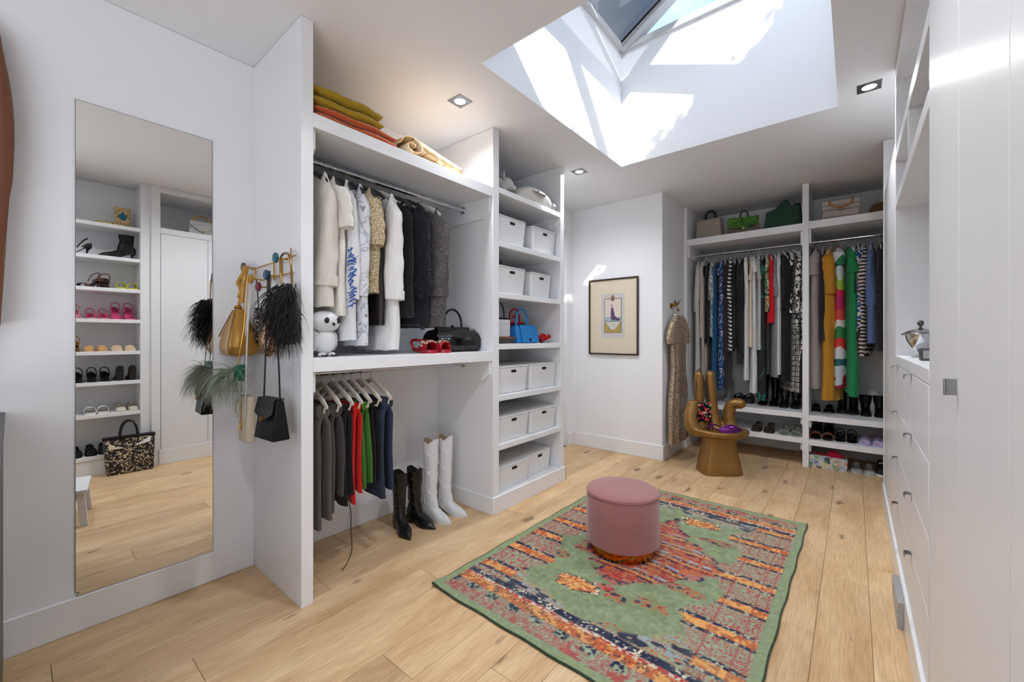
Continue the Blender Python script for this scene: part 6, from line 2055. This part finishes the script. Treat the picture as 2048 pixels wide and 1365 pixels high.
# ---- bags along the top of the far closet
ZB1, ZB2 = 2.457, 2.465
GT_ = 'bags along the top of the far closet'
b = thing('handbag', 'beige box bag with a black hoop handle in the far left corner', 'bag', (-1.315, 5.30, ZB1), math.radians(-6), GT_)
mb = MB().loft([[(-0.155, -0.06, 0), (0.145, -0.06, 0), (0.145, 0.06, 0), (-0.155, 0.06, 0)], [(-0.135, -0.05, 0.245), (0.125, -0.05, 0.245), (0.125, 0.05, 0.245), (-0.135, 0.05, 0.245)]])
obj('body', mb, plain('stone_leather', (168, 156, 144), 0.5), b, bevel=0.006)
obj('side_panel', MB().loft([[(-0.158, -0.045, 0.004), (-0.158, 0.045, 0.004), (-0.138, 0.035, 0.24), (-0.138, -0.035, 0.24)], [(-0.152, -0.045, 0.004), (-0.152, 0.045, 0.004), (-0.132, 0.035, 0.24), (-0.132, -0.035, 0.24)]]), pattern('snake_side', 'cells', [(200, 196, 190), (60, 56, 54), (150, 144, 138)], 70, [0, 0.5, 0.75], 0.4), b)
obj('handle', MB().tube(arc((-0.055, 0, 0.245), (0.06, 0, 0.245), 0.105, 18, pw=0.6), 0.012, 10), BLACK, b)
obj('handle_base', MB().box(-0.05, 0.055, -0.014, 0.014, 0.243, 0.258), BLACK, b, bevel=0.003)
b = thing('handbag', 'wicker bag with a bright green reptile flap', 'bag', (-0.965, 5.30, ZB1), math.radians(10), GT_)
WK = pattern('wicker_taupe', 'weave', [(124, 112, 100), (92, 80, 70)], 50, [0, 0.5], 0.8, bump=0.6)
obj('body', MB().loft([[(-0.17, -0.06, 0), (0.16, -0.06, 0), (0.16, 0.07, 0), (-0.17, 0.07, 0)], [(-0.15, -0.035, 0.195), (0.145, -0.035, 0.195), (0.145, 0.04, 0.195), (-0.15, 0.04, 0.195)]]), WK, b, bevel=0.006)
fp2 = [(-0.155, 0.205), (0.15, 0.205), (0.155, 0.13), (0.10, 0.085), (0.0, 0.065), (-0.10, 0.085), (-0.16, 0.10)]
obj('flap', MB().loft([[(p[0], -0.04 - (0.205 - p[1]) * 0.16 - 0.006, p[1]) for p in fp2], [(p[0], -0.032 - (0.205 - p[1]) * 0.16, p[1]) for p in fp2]]), pattern('green_snake', 'noise', [(22, 50, 18), (56, 108, 28), (84, 138, 40), (186, 196, 140)], 16, [0, 0.40, 0.58, 0.76], 0.35, 1.5), b)
obj('handle', MB().tube(arc((-0.03, 0, 0.20), (0.045, 0, 0.20), 0.085, 14, pw=0.6), 0.007, 8), BLACK, b)
obj('lock', MB().ball((0.0, -0.075, 0.075), 0.015, 10, 8, sx=0.8, sy=0.5), plain('bone_lock', (196, 180, 160), 0.5), b)
b = thing('tote_bag', 'slouchy dark green tote against the closet divider', 'bag', (-0.585, 5.30, ZB1), math.radians(4), GT_)
gp = [(-0.18, 0), (0.16, 0), (0.165, 0.10), (0.145, 0.24), (0.07, 0.255), (0.045, 0.315), (0.02, 0.325), (-0.02, 0.30), (-0.07, 0.235), (-0.155, 0.205), (-0.165, 0.10)]
rg = []
for yq, k in ((-0.085, 0.97), (-0.06, 1.0), (0.0, 1.0), (0.06, 1.0), (0.09, 0.96)):
    rg.append([(p[0] * k, yq * (1 - 0.65 * p[1] / 0.33), p[1] * (k if k < 1 else 1)) for p in gp])
GRN = plain('forest_leather', (22, 62, 46), 0.45, bump=0.1, bscale=60)
obj('body', MB().loft(rg), GRN, b, bevel=0.008)
obj('dark_gusset', MB().loft([[(0.10, -0.05, 0.02), (0.178, -0.02, 0.02), (0.172, 0.06, 0.02), (0.10, 0.06, 0.02)], [(0.09, -0.02, 0.262), (0.155, -0.01, 0.268), (0.155, 0.03, 0.268), (0.09, 0.03, 0.262)]]), plain('black_green', (16, 24, 22), 0.5), b, bevel=0.004)
b = thing('handbag', 'white woven box bag with a bamboo handle', 'bag', (-0.105, 5.30, ZB2), math.radians(6), GT_)
CR = pattern('white_croc', 'weave', [(206, 198, 190), (168, 152, 140)], 44, [0, 0.5], 0.5, bump=0.5)
obj('body', MB().loft([[(-0.15, -0.06, 0), (0.145, -0.06, 0), (0.145, 0.06, 0), (-0.15, 0.06, 0)], [(-0.14, -0.045, 0.20), (0.14, -0.045, 0.20), (0.14, 0.045, 0.20), (-0.14, 0.045, 0.20)]]), CR, b, bevel=0.005)
obj('flap', MB().loft([[(-0.144, -0.052, 0.206), (0.144, -0.052, 0.206), (0.147, -0.062, 0.118), (-0.149, -0.062, 0.118)], [(-0.144, -0.046, 0.206), (0.144, -0.046, 0.206), (0.147, -0.056, 0.118), (-0.149, -0.056, 0.118)]]), CR, b)
obj('bamboo_handle', MB().tube(spline([(-0.09, -0.075, 0.205), (-0.085, -0.085, 0.165), (-0.05, -0.09, 0.14), (0.0, -0.09, 0.132), (0.05, -0.09, 0.14), (0.085, -0.085, 0.165), (0.09, -0.075, 0.215)], 5), [0.009, 0.0075, 0.0075, 0.0075, 0.0095] * 6 + [0.009], 10), plain('bamboo', (182, 112, 52), 0.4, var=0.25, vscale=40), b)
obj('lock', MB().box(-0.022, 0.022, -0.072, -0.060, 0.102, 0.132), plain('copper_lock', (176, 140, 116), 0.4, 0.5), b, bevel=0.003)
b = thing('hat', 'brown felt hat lying at the right end of the far closet top', 'hat', (0.205, 5.30, ZB2), 0, GT_)
FELT = fabric('brown_felt', (112, 76, 50), crease=0)
obj('crown', MB().lathe([(0.092, 0.0), (0.092, 0.03), (0.085, 0.085), (0.06, 0.118), (0.02, 0.128), (0.001, 0.128)], 28), FELT, b)
obj('brim', MB().lathe([(0.08, 0.002), (0.10, 0.003), (0.13, 0.010), (0.132, 0.014), (0.10, 0.008), (0.08, 0.006)], 32), FELT, b)

# ---- floral bag hung on the chair finger
c39, s39 = math.cos(math.radians(39.5)), math.sin(math.radians(39.5))
fx_, fy_ = -0.105, 0.115
fbg = thing('floral_bag', 'small black bag covered in red flowers on the hand chair', 'bag', (-1.005 + fx_ * c39 - fy_ * s39, 4.36 + fx_ * s39 + fy_ * c39, 0.47), math.radians(39.5))
mb = MB()
rbox(mb, -0.078, 0.078, -0.022, 0.022, 0, 0.185, 0.012)
obj('body', mb, fabric('black_velvet', (20, 20, 26), crease=0), fbg)
rs = random.Random(3)
fcols = [plain('bead_%d' % i, c, 0.4) for i, c in enumerate([(196, 30, 50), (222, 90, 80), (226, 150, 130), (90, 130, 80), (214, 206, 190)])]
for i in range(58):
    x_, z_ = rs.uniform(-0.072, 0.072), rs.uniform(0.012, 0.19)
    cm2 = rs.choices(fcols, [5, 3, 1.5, 1.6, 0.8])[0]
    obj('flower', MB().ball((x_, -0.026 - rs.random() * 0.006, z_), rs.uniform(0.007, 0.013), 8, 5, sy=0.6), cm2, fbg)
obj('strap', MB().tube(spline([(-0.07, 0, 0.18), (-0.052, 0.03, 0.34), (-0.035, 0.05, 0.47), (-0.009, 0.062, 0.515), (0.02, 0.05, 0.47), (0.045, 0.03, 0.34), (0.07, 0, 0.18)], 6), 0.0045, 8), plain('navy_strap', (36, 48, 66), 0.5), fbg)

# ---- niche counter
nb = thing('silver_bowl', 'polished silver lidded bowl in the niche', 'bowl', (0.262, 2.93, 1.2))
SILV = plain('polished_silver', (206, 206, 208), 0.08, 1.0)
obj('foot', MB().lathe([(0.035, 0), (0.036, 0.004), (0.012, 0.012), (0.009, 0.022), (0.014, 0.03)], 24), SILV, nb)
obj('cup', MB().lathe([(0.010, 0.028), (0.034, 0.05), (0.052, 0.085), (0.058, 0.115), (0.056, 0.115), (0.001, 0.108)], 32), SILV, nb)
obj('lid', MB().lathe([(0.072, 0.113), (0.073, 0.118), (0.05, 0.134), (0.02, 0.146), (0.008, 0.152), (0.001, 0.153)], 32), SILV, nb)
obj('finial', MB().lathe([(0.006, 0.15), (0.005, 0.158), (0.012, 0.166), (0.014, 0.176), (0.009, 0.186), (0.001, 0.189)], 16), plain('dark_silver', (110, 108, 106), 0.25, 0.9), nb)
nk = thing('small_clock', 'small dark square desk clock beside the silver bowl', 'clock', (0.245, 2.55, 1.2))
obj('case', MB().box(-0.02, 0.03, -0.03, 0.03, 0, 0.055), plain('gunmetal', (92, 92, 94), 0.35, 0.6), nk, bevel=0.003)
obj('face', MB().box(-0.012, 0.02, -0.031, -0.0295, 0.01, 0.045), plain('clock_face', (170, 168, 164), 0.4), nk)
sf = thing('silver_ornament', 'silver figure ornament behind the desk clock', 'ornament', (0.30, 2.66, 1.2))
obj('stem', MB().lathe([(0.03, 0), (0.03, 0.006), (0.008, 0.02), (0.006, 0.07), (0.012, 0.10), (0.005, 0.12)], 18), SILV, sf)
obj('figure', MB().ball((0, 0, 0.135), 0.022, 14, 10, sy=1.5, sz=0.8), SILV, sf)

# ---- things seen in the mirror
tb = thing('tote_bag', 'speckled black tote with two white eye shapes in front of the shoe tower', 'bag', (0.155, 0.735, 0), math.radians(2))
SPK = pattern('cream_speckle', 'cells', [(22, 20, 19), (30, 27, 25), (196, 176, 146)], 105, [0, 0.4, 0.72], 0.6)
obj('body', MB().loft([[(-0.075, -0.165, 0), (0.05, -0.165, 0), (0.05, 0.17, 0), (-0.075, 0.17, 0)], [(-0.085, -0.17, 0.10), (0.06, -0.17, 0.10), (0.06, 0.175, 0.10), (-0.085, 0.175, 0.10)], [(-0.035, -0.185, 0.335), (0.04, -0.185, 0.335), (0.04, 0.185, 0.345), (-0.035, 0.185, 0.345)]]), SPK, tb, bevel=0.008)
obj('top_rim', MB().box(-0.038, 0.043, -0.19, 0.19, 0.328, 0.35), BLEATHER, tb, bevel=0.004)
for s, pts in ((-1, [(-0.15, 0.245), (-0.045, 0.245), (-0.09, 0.268), (-0.10, 0.255), (-0.108, 0.275), (-0.15, 0.295)]), (1, [(0.03, 0.255), (0.145, 0.275), (0.155, 0.325), (0.10, 0.295), (0.092, 0.278), (0.085, 0.285)])):
    obj('eye_patch', MB().loft([[(-0.060 + (q[1] - 0.25) * 0.21 - 0.010, q[0], q[1]) for q in pts], [(-0.060 + (q[1] - 0.25) * 0.21 + 0.006, q[0], q[1]) for q in pts]]), plain('patch_%d' % s, (222, 204, 180) if s < 0 else (226, 226, 224), 0.5), tb)
for xq in (-0.034, 0.035):
    obj('handle', MB().tube(arc((xq, -0.07, 0.30), (xq, 0.06, 0.30), 0.195, 16, pw=0.7), 0.0125, 10, flat=0.6), BLEATHER, tb)
sto = thing('step_stool', 'white wooden step stool in front of the mirror', 'stool', (-0.98, 0.205, 0), math.radians(8))
STW = plain('stool_white', (222, 222, 222), 0.45)
obj('seat', MB().box(-0.20, 0.20, -0.16, 0.16, 0.225, 0.25), STW, sto, bevel=0.003)
for sx_ in (-1, 1):
    for sy_ in (-1, 1):
        obj('leg', MB().loft([[(sx_ * 0.19 - 0.018, sy_ * 0.145 - 0.02, 0), (sx_ * 0.19 + 0.018, sy_ * 0.145 - 0.02, 0), (sx_ * 0.19 + 0.018, sy_ * 0.145 + 0.02, 0), (sx_ * 0.19 - 0.018, sy_ * 0.145 + 0.02, 0)], [(sx_ * 0.165 - 0.018, sy_ * 0.125 - 0.02, 0.225), (sx_ * 0.165 + 0.018, sy_ * 0.125 - 0.02, 0.225), (sx_ * 0.165 + 0.018, sy_ * 0.125 + 0.02, 0.225), (sx_ * 0.165 - 0.018, sy_ * 0.125 + 0.02, 0.225)]]), STW, sto, bevel=0.002)
for sy_ in (-1, 1):
    obj('apron', MB().box(-0.16, 0.16, sy_ * 0.125 - 0.009, sy_ * 0.125 + 0.009, 0.18, 0.225), STW, sto)
for sx_ in (-1, 1):
    obj('apron', MB().box(sx_ * 0.165 - 0.009, sx_ * 0.165 + 0.009, -0.12, 0.12, 0.18, 0.225), STW, sto)
cl = thing('jewelled_clutch', 'gold beaded clutch with a teal star standing on the top shoe shelf', 'bag', (0.40, 0.715, TZ[0]), math.radians(0))
obj('case', MB().box(-0.015, 0.015, -0.058, 0.058, 0, 0.215), JW, cl, bevel=0.004)
stp = [(0.0, 0.175), (0.017, 0.148), (0.040, 0.138), (0.028, 0.118), (0.022, 0.092), (0.0, 0.085), (-0.02, 0.100), (-0.038, 0.128), (-0.018, 0.145)]
obj('teal_star', MB().prism(stp, 'x', -0.018, -0.0145), plain('teal_enamel', (20, 104, 128), 0.25), cl)
wb2 = thing('handbag', 'white structured bag with a gold handle above the near cupboard', 'bag', (0.42, 1.375, 2.43), math.radians(0))
obj('body', MB().loft([[(-0.06, -0.13, 0), (0.06, -0.13, 0), (0.06, 0.13, 0), (-0.06, 0.13, 0)], [(-0.035, -0.115, 0.175), (0.035, -0.115, 0.175), (0.035, 0.115, 0.175), (-0.035, 0.115, 0.175)]]), plain('white_grain', (218, 218, 216), 0.45, bump=0.1, bscale=150), wb2, bevel=0.006)
obj('flap', MB().loft([[(-0.045, -0.117, 0.178), (-0.066, -0.12, 0.13), (-0.073, 0.0, 0.045), (-0.066, 0.12, 0.13), (-0.045, 0.117, 0.178)], [(-0.035, -0.117, 0.180), (-0.059, -0.12, 0.13), (-0.066, 0.0, 0.045), (-0.059, 0.12, 0.13), (-0.035, 0.117, 0.180)]]), plain('white_grain', (218, 218, 216), 0.45), wb2)
obj('handle', MB().tube(arc((0, -0.075, 0.17), (0, 0.075, 0.17), 0.075, 14, pw=0.6), 0.009, 10), BRASS, wb2)
obj('clasp', MB().ball((-0.072, 0.0, 0.06), 0.014, 10, 8, sx=0.6), BRASS, wb2)

# ---- cut off by the left edge of the picture
ct = thing('suede_coat', 'brown suede coat hanging on the wall at the left edge', 'coat', (XL, -0.245, 1.15))
obj('body', MB().loft([[(0.055 + 0.05 * math.sin(a) * math.copysign(1, 1), hy * math.cos(a) + cy, q) for a in np.linspace(0, 2 * PI, 33)[:-1]] for q, hy, cy in ((0, 0.155, 0.0), (0.25, 0.165, 0.005), (0.6, 0.185, 0.01), (0.95, 0.205, 0.012), (1.25, 0.215, 0.015), (1.38, 0.20, 0.01), (1.42, 0.10, 0.0))]), fabric('brown_suede', (128, 82, 58)), ct)
obj('sleeve', MB().tube(spline([(0.07, 0.17, 1.33), (0.08, 0.205, 1.0), (0.08, 0.19, 0.55), (0.075, 0.175, 0.2)], 6), [0.05] * 10 + [0.045] * 9, 14), fabric('brown_suede', (128, 82, 58)), ct)
bk = thing('charcoal_cabinet', 'charcoal cabinet cut off by the left edge', 'cabinet', (XL + 0.60, -0.235, 0))
obj('carcass', MB().box(-0.59, 0.59, -0.22, 0.215, 0, 0.975), plain('charcoal_lacquer', (40, 39, 40), 0.4), bk, bevel=0.004)
obj('top', MB().box(-0.595, 0.595, -0.225, 0.22, 0.975, 1.0), plain('grey_top', (88, 88, 90), 0.5), bk, bevel=0.003)
obj('door', MB().box(0.59, 0.60, -0.21, 0.205, 0.05, 0.95), plain('charcoal_lacquer', (40, 39, 40), 0.4), bk, bevel=0.003)
